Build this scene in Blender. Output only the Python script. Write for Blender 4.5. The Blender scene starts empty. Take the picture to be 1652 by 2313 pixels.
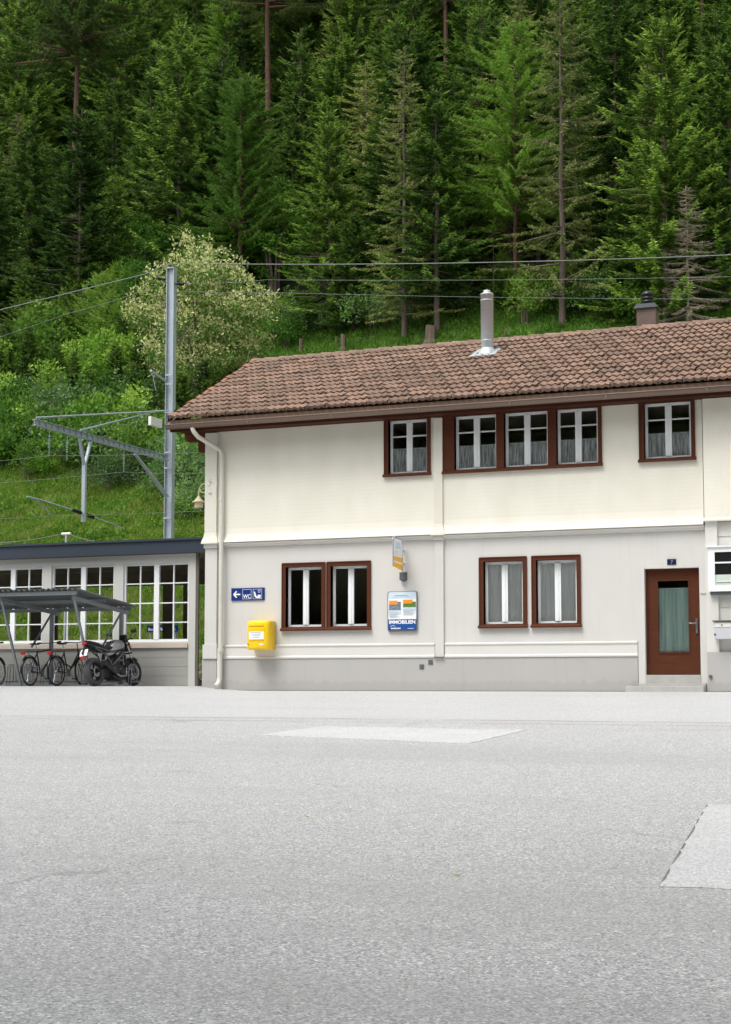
import bpy, math, random
import numpy as np
from math import radians as R_, sin, cos, pi, tan
from mathutils import Vector, Matrix
random.seed(7)
RNG = np.random.default_rng(11)
S = bpy.context.scene
C = S.collection

# ------------------------------------------------------------------ camera
YAW, PITCH = R_(22.0), R_(4.83)
cd = bpy.data.cameras.new('camera'); cam = bpy.data.objects.new('camera', cd); C.objects.link(cam)
cam.location = (16.45, -31.04, 0.20)
cam.rotation_euler = (pi/2 + PITCH, 0, YAW)
cd.sensor_fit = 'HORIZONTAL'; cd.sensor_width = 36.0; cd.lens = 36.0*3500/1652
cd.shift_y = 0.0531; cd.clip_start = 0.1; cd.clip_end = 2000
S.camera = cam

# ------------------------------------------------------------------ world, sun, exposure
SUN_EL, SUN_AZ = 62.0, 205.0          # compass style: azimuth clockwise from +Y
W = bpy.data.worlds.new('World'); S.world = W; W.use_nodes = True
nt = W.node_tree; nt.nodes.clear()
wo = nt.nodes.new('ShaderNodeOutputWorld'); bg = nt.nodes.new('ShaderNodeBackground')
sk = nt.nodes.new('ShaderNodeTexSky'); sk.sky_type = 'NISHITA'; sk.sun_disc = False
sk.sun_elevation = R_(SUN_EL); sk.sun_rotation = R_(SUN_AZ); sk.dust_density = 3.0; sk.air_density = 1.0; sk.ozone_density = 1.0
hs = nt.nodes.new('ShaderNodeHueSaturation'); hs.inputs['Saturation'].default_value = 0.22
nt.links.new(sk.outputs[0], hs.inputs['Color']); nt.links.new(hs.outputs[0], bg.inputs[0]); nt.links.new(bg.outputs[0], wo.inputs[0])
bg.inputs[1].default_value = 0.15
sl = bpy.data.lights.new('sun', 'SUN'); sun = bpy.data.objects.new('sun', sl); C.objects.link(sun)
sl.energy = 1.5; sl.angle = R_(26); sl.color = (1.0, 0.98, 0.95)
d = Vector((sin(R_(SUN_AZ))*cos(R_(SUN_EL)), cos(R_(SUN_AZ))*cos(R_(SUN_EL)), sin(R_(SUN_EL))))
sun.rotation_euler = d.to_track_quat('Z', 'Y').to_euler()
S.view_settings.view_transform = 'Standard'; S.view_settings.look = 'None'
S.view_settings.gamma = 1.0; S.view_settings.exposure = 0.72
S.render.engine = 'CYCLES'
S.cycles.max_bounces = 8; S.cycles.diffuse_bounces = 3; S.cycles.transparent_max_bounces = 16
S.cycles.transmission_bounces = 6; S.cycles.glossy_bounces = 3

# ------------------------------------------------------------------ helpers
def lin(c):
    c = c/255.0
    return c/12.92 if c <= .04045 else ((c+.055)/1.055)**2.4
def rgb(r, g, b): return (lin(r), lin(g), lin(b), 1.0)

def tag(o, label=None, cat=None, group=None, kind=None):
    if label: o['label'] = label
    if cat: o['category'] = cat
    if group: o['group'] = group
    if kind: o['kind'] = kind
    return o
LOC = {}
def thing(name, label, cat, loc=(0, 0, 0), rz=0.0, group=None, rot=None, scale=None):
    o = bpy.data.objects.new(name, None); C.objects.link(o)
    o.location = loc; o.rotation_euler = rot if rot else (0, 0, rz)
    if scale: o.scale = scale
    o.empty_display_size = .3
    LOC[o.name] = Vector(loc)
    return tag(o, label, cat, group)

class MB:
    """collects shapes and links them as one mesh object"""
    def __init__(s): s.v = []; s.f = []; s.m = []; s.sm = []
    def add(s, vs, fs, m=0, smooth=False):
        n = len(s.v); s.v += [tuple(p) for p in vs]
        for f in fs: s.f.append([i+n for i in f]); s.m.append(m); s.sm.append(smooth)
        return s
    def box(s, x0, x1, y0, y1, z0, z1, m=0):
        if x1 < x0: x0, x1 = x1, x0
        if y1 < y0: y0, y1 = y1, y0
        if z1 < z0: z0, z1 = z1, z0
        v = [(x0,y0,z0),(x1,y0,z0),(x1,y1,z0),(x0,y1,z0),(x0,y0,z1),(x1,y0,z1),(x1,y1,z1),(x0,y1,z1)]
        return s.add(v, [(0,3,2,1),(4,5,6,7),(0,1,5,4),(1,2,6,5),(2,3,7,6),(3,0,4,7)], m)
    def quad(s, a, b, c, d, m=0): return s.add([a, b, c, d], [(0,1,2,3)], m)
    def bar(s, p0, p1, w, h, m=0, up=(0,0,1)):
        p0, p1 = Vector(p0), Vector(p1); d = (p1-p0).normalized(); u = Vector(up)
        if abs(d.dot(u)) > .99: u = Vector((0, 1, 0))
        a = d.cross(u).normalized()*w/2; b = a.cross(d).normalized()*h/2
        v = [p0-a-b, p0+a-b, p0+a+b, p0-a+b, p1-a-b, p1+a-b, p1+a+b, p1-a+b]
        return s.add(v, [(0,1,2,3),(7,6,5,4),(0,4,5,1),(1,5,6,2),(2,6,7,3),(3,7,4,0)], m)
    def tube(s, pts, r, n=8, m=0, caps=True):
        pts = [Vector(p) for p in pts]; rs = r if isinstance(r, (list, tuple)) else [r]*len(pts)
        vs = []; fs = []; prev = None
        for i, p in enumerate(pts):
            t = (pts[min(i+1, len(pts)-1)]-pts[max(i-1, 0)]).normalized()
            if prev is None:
                a = t.cross(Vector((0,0,1)) if abs(t.z) < .9 else Vector((1,0,0))).normalized()
            else:
                a = (prev - t*prev.dot(t)).normalized()
            prev = a; b = t.cross(a)
            for k in range(n):
                an = 2*pi*k/n; vs.append(p + (a*cos(an)+b*sin(an))*rs[i])
        for i in range(len(pts)-1):
            for k in range(n):
                fs.append((i*n+k, i*n+(k+1) % n, (i+1)*n+(k+1) % n, (i+1)*n+k))
        s.add(vs, fs, m, True)
        if caps:
            s.add(vs[:n], [tuple(reversed(range(n)))], m); s.add(vs[-n:], [tuple(range(n))], m)
        return s
    def lathe(s, prof, c=(0,0,0), n=16, axis='z', m=0, smooth=True):
        vs = []; fs = []
        for (r, h) in prof:
            for k in range(n):
                a = 2*pi*k/n
                if axis == 'z': p = (c[0]+r*cos(a), c[1]+r*sin(a), c[2]+h)
                elif axis == 'y': p = (c[0]+r*cos(a), c[1]+h, c[2]+r*sin(a))
                else: p = (c[0]+h, c[1]+r*cos(a), c[2]+r*sin(a))
                vs.append(p)
        for i in range(len(prof)-1):
            for k in range(n):
                fs.append((i*n+k, i*n+(k+1) % n, (i+1)*n+(k+1) % n, (i+1)*n+k))
        return s.add(vs, fs, m, smooth)
    def torus(s, c, Rr, r, n=28, k=8, axis='y', m=0, sq=1.0):
        prof = [(Rr+r*cos(2*pi*j/k), sq*r*sin(2*pi*j/k)) for j in range(k+1)]
        return s.lathe(prof, c, n, axis, m)
    def prism(s, poly, a0, a1, axis='y', m=0):
        """poly of 2D points; axis = extrusion axis. y: (x,z)  x: (y,z)  z: (x,y)"""
        n = len(poly)
        def P(p, a): return (p[0], a, p[1]) if axis == 'y' else ((a, p[0], p[1]) if axis == 'x' else (p[0], p[1], a))
        v = [P(p, a0) for p in poly]+[P(p, a1) for p in poly]
        f = [tuple(range(n)), tuple(reversed(range(n, 2*n)))]+[(i, i+n, (i+1) % n+n, (i+1) % n) for i in range(n)]
        return s.add(v, f, m)
    def build(s, name, mats, parent=None, bevel=0, local=False):
        me = bpy.data.meshes.new(name)
        off = Vector((0,0,0))
        if parent is not None and not local:
            q = parent
            while q is not None: off += LOC.get(q.name, Vector((0,0,0))); q = q.parent
        me.from_pydata([tuple(Vector(p)-off) for p in s.v], [], s.f)
        mats = mats if isinstance(mats, (list, tuple)) else [mats]
        for m in mats: me.materials.append(m)
        me.polygons.foreach_set('material_index', s.m); me.polygons.foreach_set('use_smooth', s.sm)
        me.update()
        o = bpy.data.objects.new(name, me); C.objects.link(o)
        if parent is not None: o.parent = parent
        if bevel:
            b = o.modifiers.new('bevel', 'BEVEL'); b.width = bevel; b.segments = 2; b.limit_method = 'ANGLE'; b.angle_limit = R_(40)
        return o

def np_mesh(name, V, F, mats, midx=None, smooth=False):
    """V (n,3); F (m,k) all faces of k corners"""
    me = bpy.data.meshes.new(name); k = F.shape[1]
    me.vertices.add(len(V)); me.vertices.foreach_set('co', V.astype(np.float32).ravel())
    me.loops.add(F.size); me.loops.foreach_set('vertex_index', F.astype(np.int32).ravel())
    me.polygons.add(len(F)); me.polygons.foreach_set('loop_start', (np.arange(len(F))*k).astype(np.int32))
    me.polygons.foreach_set('loop_total', np.full(len(F), k, np.int32))
    for m in mats: me.materials.append(m)
    if midx is not None: me.polygons.foreach_set('material_index', midx.astype(np.int32))
    if smooth: me.polygons.foreach_set('use_smooth', np.ones(len(F), bool))
    me.update(calc_edges=True); me.validate()
    return me

# ------------------------------------------------------------------ materials
def newmat(name):
    m = bpy.data.materials.new(name); m.use_nodes = True
    n = m.node_tree.nodes; return m, m.node_tree, n['Principled BSDF'], n['Material Output']
def N(t, typ, **kw):
    n = t.nodes.new(typ)
    for k, v in kw.items(): setattr(n, k, v)
    return n
def coords(t, scale=(1,1,1), obj=True):
    tc = N(t, 'ShaderNodeTexCoord'); mp = N(t, 'ShaderNodeMapping'); mp.inputs['Scale'].default_value = scale
    t.links.new(tc.outputs['Object'], mp.inputs[0]); return mp.outputs[0]
def ramp(t, src, stops):
    r = N(t, 'ShaderNodeValToRGB'); t.links.new(src, r.inputs[0]); e = r.color_ramp.elements
    e[0].position, e[0].color = stops[0]; e[1].position, e[1].color = stops[-1]
    for p, c in stops[1:-1]: x = e.new(p); x.color = c
    return r.outputs[0]
def mixc(t, fac, a, b, mode='MIX'):
    m = N(t, 'ShaderNodeMix'); m.data_type = 'RGBA'; m.blend_type = mode
    for inp, v in ((m.inputs[0], fac), (m.inputs[6], a), (m.inputs[7], b)):
        if hasattr(v, 'links') or isinstance(v, bpy.types.NodeSocket): t.links.new(v, inp)
        else: inp.default_value = v
    return m.outputs[2]
def noise(t, vec, scale, detail=4, rough=.55):
    n = N(t, 'ShaderNodeTexNoise'); n.inputs['Scale'].default_value = scale; n.inputs['Detail'].default_value = detail
    n.inputs['Roughness'].default_value = rough; t.links.new(vec, n.inputs['Vector']); return n.outputs['Fac']
def bump(t, b, h, strength=.3, dist=.01):
    n = N(t, 'ShaderNodeBump'); n.inputs['Strength'].default_value = strength; n.inputs['Distance'].default_value = dist
    t.links.new(h, n.inputs['Height']); t.links.new(n.outputs[0], b.inputs['Normal'])
def surf(name, col, rough=.6, var=.12, scale=3.0, fine=60.0, bs=.15, metal=0.0, spec=.5, stretch=(1,1,1)):
    m, t, b, o = newmat(name); v = coords(t, stretch)
    k = tuple(c*(1-var) for c in col[:3])+(1,); h = tuple(min(1, c*(1+var*.7)) for c in col[:3])+(1,)
    n1 = noise(t, v, scale, 5); c = ramp(t, n1, [(.3, k), (.7, h)])
    t.links.new(c, b.inputs['Base Color']); b.inputs['Roughness'].default_value = rough; b.inputs['Metallic'].default_value = metal
    b.inputs['Specular IOR Level'].default_value = spec
    if bs: bump(t, b, noise(t, v, fine, 3), bs, .004)
    return m

M = {}
M['plaster'] = surf('plaster_grey_white', rgb(204,203,200), .85, .03, 1.3, 90, .25, stretch=(1,1,.35))
M['trim'] = surf('plaster_trim', rgb(212,210,204), .8, .03, 1.5, 70, .15)
M['plinth'] = surf('plinth_grey', rgb(174,173,171), .88, .05, 1.2, 60, .3, stretch=(1,1,.5))
def dirty(key, name, col, dirt, top):
    m, t, b, o = newmat(name); v = coords(t)
    k = tuple(c*.95 for c in col[:3])+(1,)
    c = ramp(t, noise(t, v, 1.1, 5), [(.3, k), (.7, col)])
    runs = noise(t, coords(t, (9, 9, .45)), 1.0, 4, .6)
    c = mixc(t, ramp(t, runs, [(.56, (0,0,0,1)), (.74, (.14,.14,.14,1))]), c, dirt)
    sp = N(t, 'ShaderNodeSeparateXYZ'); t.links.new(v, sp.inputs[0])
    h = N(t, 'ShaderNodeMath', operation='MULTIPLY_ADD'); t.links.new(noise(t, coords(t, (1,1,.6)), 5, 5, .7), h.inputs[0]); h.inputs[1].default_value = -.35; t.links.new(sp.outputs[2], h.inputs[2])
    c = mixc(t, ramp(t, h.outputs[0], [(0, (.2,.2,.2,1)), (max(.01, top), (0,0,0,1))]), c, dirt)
    t.links.new(c, b.inputs['Base Color']); b.inputs['Roughness'].default_value = .88; bump(t, b, noise(t, v, 80, 3), .25, .004)
    M[key] = m
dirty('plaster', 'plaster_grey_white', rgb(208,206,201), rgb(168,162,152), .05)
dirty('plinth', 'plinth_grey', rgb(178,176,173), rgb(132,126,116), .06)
M['brown'] = surf('brown_painted_wood', rgb(84,46,29), .6, .12, 3, 40, .15, spec=.15, stretch=(1,1,6))
M['brown_dark'] = surf('brown_stained_soffit', rgb(70,38,25), .65, .15, 3, 40, .2, spec=.15, stretch=(.3,4,4))
M['white'] = surf('white_window_paint', rgb(236,238,238), .4, .03, 4, 40, .05)
M['gutter'] = surf('brown_grey_gutter_metal', rgb(118,100,88), .45, .12, 2, 30, .05, metal=.3, stretch=(.3,1,1))
M['drip'] = surf('brown_drip_flashing', rgb(120,94,76), .5, .12, 2, 30, .05, metal=.2, stretch=(.3,1,1))
M['black'] = surf('black_felt', rgb(22,20,19), .9, .1, 3, 30, 0)
M['cream_pipe'] = surf('cream_downpipe', rgb(208,206,195), .5, .04, 2, 30, .03)
M['galv'] = surf('galvanised_steel', rgb(170,180,186), .55, .14, 2.5, 25, .08, metal=.35, stretch=(1,1,.4))
M['galv_shelter'] = surf('shelter_galvanised_steel', rgb(128,135,139), .55, .14, 2.5, 25, .08, metal=.35)
M['galv_dark'] = surf('weathered_corrugated_sheet', rgb(96,100,102), .6, .15, 2, 25, .05, metal=.35)
M['flue'] = surf('stainless_flue', rgb(190,197,201), .42, .06, 6, 60, .05, metal=.45, stretch=(1,1,3))
M['slate'] = surf('slate_blue_fascia_metal', rgb(44,54,66), .5, .08, 1.5, 30, .03, stretch=(.3,1,1))
M['hallgrey'] = surf('hall_light_grey_panel', rgb(196,196,190), .75, .04, 1.2, 50, .1)
M['halldark'] = surf('hall_grey_wall', rgb(158,157,151), .8, .05, 1.0, 50, .15)
M['olive'] = surf('dark_weathered_boards', rgb(112,102,84), .75, .18, 2, 30, .2, stretch=(1,1,6))
M['darkpost'] = surf('dark_grey_post', rgb(96,92,84), .7, .1, 2, 30, .1)
M['sillpink'] = surf('stone_sill', rgb(196,182,168), .7, .07, 3, 40, .1)
M['stone'] = surf('step_concrete', rgb(176,175,170), .9, .1, 5, 50, .4)
M['blackp'] = surf('black_paint', rgb(16,16,18), .35, .1, 5, 40, 0)
M['rubber'] = surf('tyre_rubber', rgb(34,34,35), .8, .2, 6, 40, .2)
M['rubberworn'] = surf('worn_tread_rubber', rgb(62,62,63), .75, .15, 8, 60, .3)
M['chrome'] = surf('bare_alloy', rgb(170,172,176), .3, .1, 5, 40, 0, metal=.9)
M['red'] = surf('red_lens', rgb(190,22,26), .3, .05, 5, 40, 0)
M['amber'] = surf('amber_reflector', rgb(210,100,30), .3, .05, 5, 40, 0)
M['navy'] = surf('navy_sign_enamel', rgb(14,48,120), .35, .04, 3, 40, 0)
M['navyd'] = surf('dark_navy_enamel', rgb(12,20,60), .4, .04, 3, 40, 0)
M['signwhite'] = surf('white_sign_print', rgb(240,240,240), .4, .01, 3, 40, 0)
M['signblue'] = surf('light_blue_print', rgb(205,222,232), .4, .04, 20, 40, 0)
M['bandblue'] = surf('blue_print_band', rgb(20,78,150), .4, .05, 5, 40, 0)
M['orange'] = surf('orange_print', rgb(246,150,40), .4, .03, 5, 40, 0)
M['busyellow'] = surf('yellow_print', rgb(250,182,10), .4, .03, 5, 40, 0)
M['textgrey'] = surf('grey_print', rgb(150,156,162), .5, .1, 60, 40, 0)
M['photo_a'] = surf('print_of_grey_houses', rgb(120,130,138), .5, .6, 40, 40, 0)
M['photo_b'] = surf('print_of_green_meadow', rgb(90,130,60), .5, .7, 35, 40, 0)
M['yellow'] = surf('yellow_box_paint', rgb(253,208,12), .35, .03, 3, 30, .02)
M['lampcream'] = surf('weathered_cream_lamp', rgb(206,192,158), .55, .1, 12, 40, .05)
M['chimney'] = surf('copper_clad_chimney', rgb(104,86,78), .6, .15, 3, 30, .1)
M['pcb'] = surf('display_board_dark', rgb(26,26,28), .3, .05, 3, 30, 0)
M['palegreen'] = surf('pale_green_notice', rgb(196,208,196), .5, .05, 8, 30, 0)
M['alu'] = surf('silver_powder_coat', rgb(206,209,214), .4, .03, 4, 40, 0, metal=.2)
M['frost'] = surf('pale_screen', rgb(224,222,216), .3, .02, 4, 40, 0)
M['joint'] = surf('dirty_joint_and_gap_shadow', rgb(120,116,110), .9, .3, 3, 30, 0)  # pavement joint, and the shadow line painted along the wall base
M['wire'] = surf('dull_grey_wire', rgb(128,130,130), .7, .1, 2, 20, 0)
M['stump'] = surf('weathered_stump_wood', rgb(102,86,72), .9, .35, 4, 30, .6, stretch=(3,3,.6))
M['bark'] = surf('grey_spruce_bark', rgb(106,94,84), .95, .3, 5, 22, .9, stretch=(2,2,.5))
M['barkred'] = surf('reddish_larch_bark', rgb(98,72,60), .95, .35, 4, 18, .9, stretch=(2,2,.4))
M['deadtwig'] = surf('dead_grey_twigs', rgb(150,138,120), .95, .25, 6, 30, .2)
M['inside'] = surf('room_wall_unlit', rgb(170,158,140), .9, .1, 1, 10, 0)

def glass(name, tint=(.75,.8,.78,1), refl=1.0, dark=.55):
    m, t, b, o = newmat(name)
    tr = N(t, 'ShaderNodeBsdfTransparent'); tr.inputs[0].default_value = tint
    gl = N(t, 'ShaderNodeBsdfGlossy'); gl.inputs['Roughness'].default_value = .03; gl.inputs[0].default_value = (1,1,1,1)
    lw = N(t, 'ShaderNodeFresnel'); lw.inputs[0].default_value = 1.5
    mu = N(t, 'ShaderNodeMath', operation='MULTIPLY'); mu.inputs[1].default_value = refl; t.links.new(lw.outputs[0], mu.inputs[0])
    mx = N(t, 'ShaderNodeMixShader'); t.links.new(mu.outputs[0], mx.inputs[0]); t.links.new(tr.outputs[0], mx.inputs[1]); t.links.new(gl.outputs[0], mx.inputs[2])
    t.links.new(mx.outputs[0], o.inputs[0]); return m
M['glass'] = glass('window_glass', (.92,.95,.94,1), 1.7); M['glass_clear'] = glass('clear_glass', (.93,.95,.94,1), .35)

def curtain_mat(name, c0, c1, period):
    m, t, b, o = newmat(name); v = coords(t, (1,1,.03))
    n = noise(t, v, period, 3, .6); c = ramp(t, n, [(.35, c0), (.62, c1)])
    t.links.new(c, b.inputs['Base Color']); b.inputs['Roughness'].default_value = .9
    return m
M['curtain_grey'] = curtain_mat('grey_pleated_curtain', rgb(234,235,234), rgb(252,252,252), 26)
M['curtain_teal'] = curtain_mat('teal_door_curtain', rgb(178,206,198), rgb(236,252,247), 18)
def lace(name, col=(.8,.82,.83,1)):
    m, t, b, o = newmat(name); v = coords(t, (1,1,.08)); n = noise(t, v, 34, 3, .6)
    a = ramp(t, n, [(.38, (.35,)*3+(1,)), (.6, (.95,)*3+(1,))])
    b.inputs['Base Color'].default_value = col; b.inputs['Roughness'].default_value = .95
    t.links.new(a, b.inputs['Alpha']); return m
M['lace'] = lace('white_lace_curtain')

# cream shingles: small fish-scale relief
def shingle():
    m, t, b, o = newmat('cream_scale_shingles'); tc = N(t, 'ShaderNodeTexCoord'); sp = N(t, 'ShaderNodeSeparateXYZ'); t.links.new(tc.outputs['Object'], sp.inputs[0])
    def math(op, a, bb=None):
        n = N(t, 'ShaderNodeMath', operation=op)
        for i, v in enumerate((a, bb)):
            if v is None: continue
            if isinstance(v, (int, float)): n.inputs[i].default_value = v
            else: t.links.new(v, n.inputs[i])
        return n.outputs[0]
    PX, PZ = .10, .085
    zr = math('DIVIDE', sp.outputs[2], PZ); row = math('FLOOR', zr); fz = math('FRACT', zr)
    off = math('MULTIPLY', math('MODULO', row, 2), .5)
    fx = math('FRACT', math('ADD', math('DIVIDE', sp.outputs[0], PX), off))
    dx = math('ABSOLUTE', math('SUBTRACT', fx, .5))
    edge = math('SUBTRACT', fz, math('MULTIPLY', math('POWER', math('MULTIPLY', dx, 2), 2.5), .55))
    hgt = math('SUBTRACT', 1.0, math('MAXIMUM', edge, -0.3))
    hgt2 = math('MULTIPLY', hgt, 1.0)
    bump(t, b, hgt2, .22, .008)
    line = math('LESS_THAN', math('ABSOLUTE', edge), .07)
    n1 = noise(t, coords(t, (1,1,.5)), 1.1, 4)
    c = ramp(t, n1, [(.3, rgb(223,219,203)), (.7, rgb(235,231,217))])
    c2 = mixc(t, math('MULTIPLY', line, .06), c, rgb(150,140,120))
    t.links.new(c2, b.inputs['Base Color']); b.inputs['Roughness'].default_value = .65
    return m
M['cream'] = shingle()
M['creamtrim'] = surf('cream_painted_trim', rgb(220,216,202), .6, .03, 1.5, 50, .1)

def leafmat(name, c0, c1, tr=.25, sat_var=.5, rough=.55):
    """every leaf its own tone between c0 and c1; clumps vary by noise; light passes through leaves"""
    m, t, b, o = newmat(name)
    g = N(t, 'ShaderNodeNewGeometry'); oi = N(t, 'ShaderNodeObjectInfo')
    v = coords(t); n = noise(t, v, .9, 3)
    mx = N(t, 'ShaderNodeMath', operation='MULTIPLY_ADD'); t.links.new(g.outputs['Random Per Island'], mx.inputs[0]); mx.inputs[1].default_value = .5
    t.links.new(n, mx.inputs[2])
    sb = N(t, 'ShaderNodeMath', operation='SUBTRACT'); t.links.new(mx.outputs[0], sb.inputs[0]); sb.inputs[1].default_value = .25
    c = mixc(t, sb.outputs[0], c0, c1)
    h = N(t, 'ShaderNodeHueSaturation'); t.links.new(c, h.inputs['Color'])
    mr = N(t, 'ShaderNodeMapRange'); t.links.new(oi.outputs['Random'], mr.inputs[0]); mr.inputs[3].default_value = .55; mr.inputs[4].default_value = 1.65
    t.links.new(mr.outputs[0], h.inputs['Value'])
    mh = N(t, 'ShaderNodeMapRange'); t.links.new(oi.outputs['Random'], mh.inputs[0]); mh.inputs[3].default_value = .515; mh.inputs[4].default_value = .485
    t.links.new(mh.outputs[0], h.inputs['Hue'])
    t.links.new(h.outputs[0], b.inputs['Base Color']); b.inputs['Roughness'].default_value = rough
    b.inputs['Specular IOR Level'].default_value = .12
    tl = N(t, 'ShaderNodeBsdfTranslucent'); t.links.new(h.outputs[0], tl.inputs[0])
    ms = N(t, 'ShaderNodeMixShader'); ms.inputs[0].default_value = tr
    t.links.new(b.outputs[0], ms.inputs[1]); t.links.new(tl.outputs[0], ms.inputs[2]); t.links.new(ms.outputs[0], o.inputs[0])
    return m
M['spruce'] = leafmat('spruce_needles', (.016,.046,.006,1), (.074,.152,.022,1))
M['sprucetip'] = leafmat('spruce_new_growth', (.100,.200,.024,1), (.210,.320,.060,1))
M['olive_needle'] = leafmat('olive_spruce_needles', (.070,.105,.022,1), (.210,.250,.070,1))
M['olivetip'] = leafmat('olive_spruce_tips', (.170,.210,.055,1), (.320,.350,.110,1))
M['larch'] = leafmat('larch_needles', (.065,.165,.012,1), (.170,.320,.035,1), .4)
M['larchtip'] = leafmat('larch_fresh_needles', (.110,.225,.024,1), (.215,.350,.062,1), .35)
M['leaf'] = leafmat('broad_green_leaves', (.040,.130,.012,1), (.140,.300,.030,1), .35)
M['leaflight'] = leafmat('light_green_leaves', (.095,.205,.022,1), (.215,.350,.055,1), .35)
M['leafgrey'] = leafmat('grey_green_leaves', (.080,.150,.055,1), (.200,.290,.130,1), .35)
M['flowerleaf'] = leafmat('flowering_tree_leaves', (.100,.210,.030,1), (.230,.360,.075,1), .35)
M['blossom'] = leafmat('cream_blossom', (.62,.62,.26,1), (.82,.80,.40,1), .3)
M['yellowbloom'] = leafmat('yellow_meadow_flowers', (.5,.42,.04,1), (.65,.52,.06,1), .3)
M['grass'] = leafmat('meadow_grass_blades', (.130,.240,.026,1), (.270,.400,.060,1), .4)
M['lushgrass'] = leafmat('lush_shaded_edge_grass', (.040,.110,.014,1), (.110,.220,.030,1), .3)
M['drygrass'] = leafmat('straw_grass_blades', (.30,.30,.09,1), (.46,.42,.18,1), .4)

def tile_mat():
    m, t, b, o = newmat('brown_clay_roof_tile'); g = N(t, 'ShaderNodeNewGeometry'); v = coords(t)
    c1 = ramp(t, g.outputs['Random Per Island'], [(0, rgb(88,68,56)), (.5, rgb(120,95,80)), (1, rgb(152,120,100))])
    n = noise(t, v, 9, 5, .65); c2 = ramp(t, n, [(.3, rgb(72,58,48)), (.5, rgb(120,97,82)), (.72, rgb(170,142,120))])
    c = mixc(t, .45, c1, c2)
    sp = noise(t, v, 60, 2); c = mixc(t, ramp(t, sp, [(.58, (0,0,0,1)), (.72, (.5,.5,.5,1))]), c, rgb(190,170,150))
    mo = noise(t, v, 1.1, 5, .6); c = mixc(t, ramp(t, mo, [(.58, (0,0,0,1)), (.72, (.45,.45,.45,1))]), c, rgb(92,88,70))
    t.links.new(c, b.inputs['Base Color']); b.inputs['Roughness'].default_value = .8; bump(t, b, sp, .3, .004)
    return m
M['tile'] = tile_mat()
M['tile_edge'] = surf('orange_verge_tile', rgb(158,104,80), .75, .15, 6, 40, .2)

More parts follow.
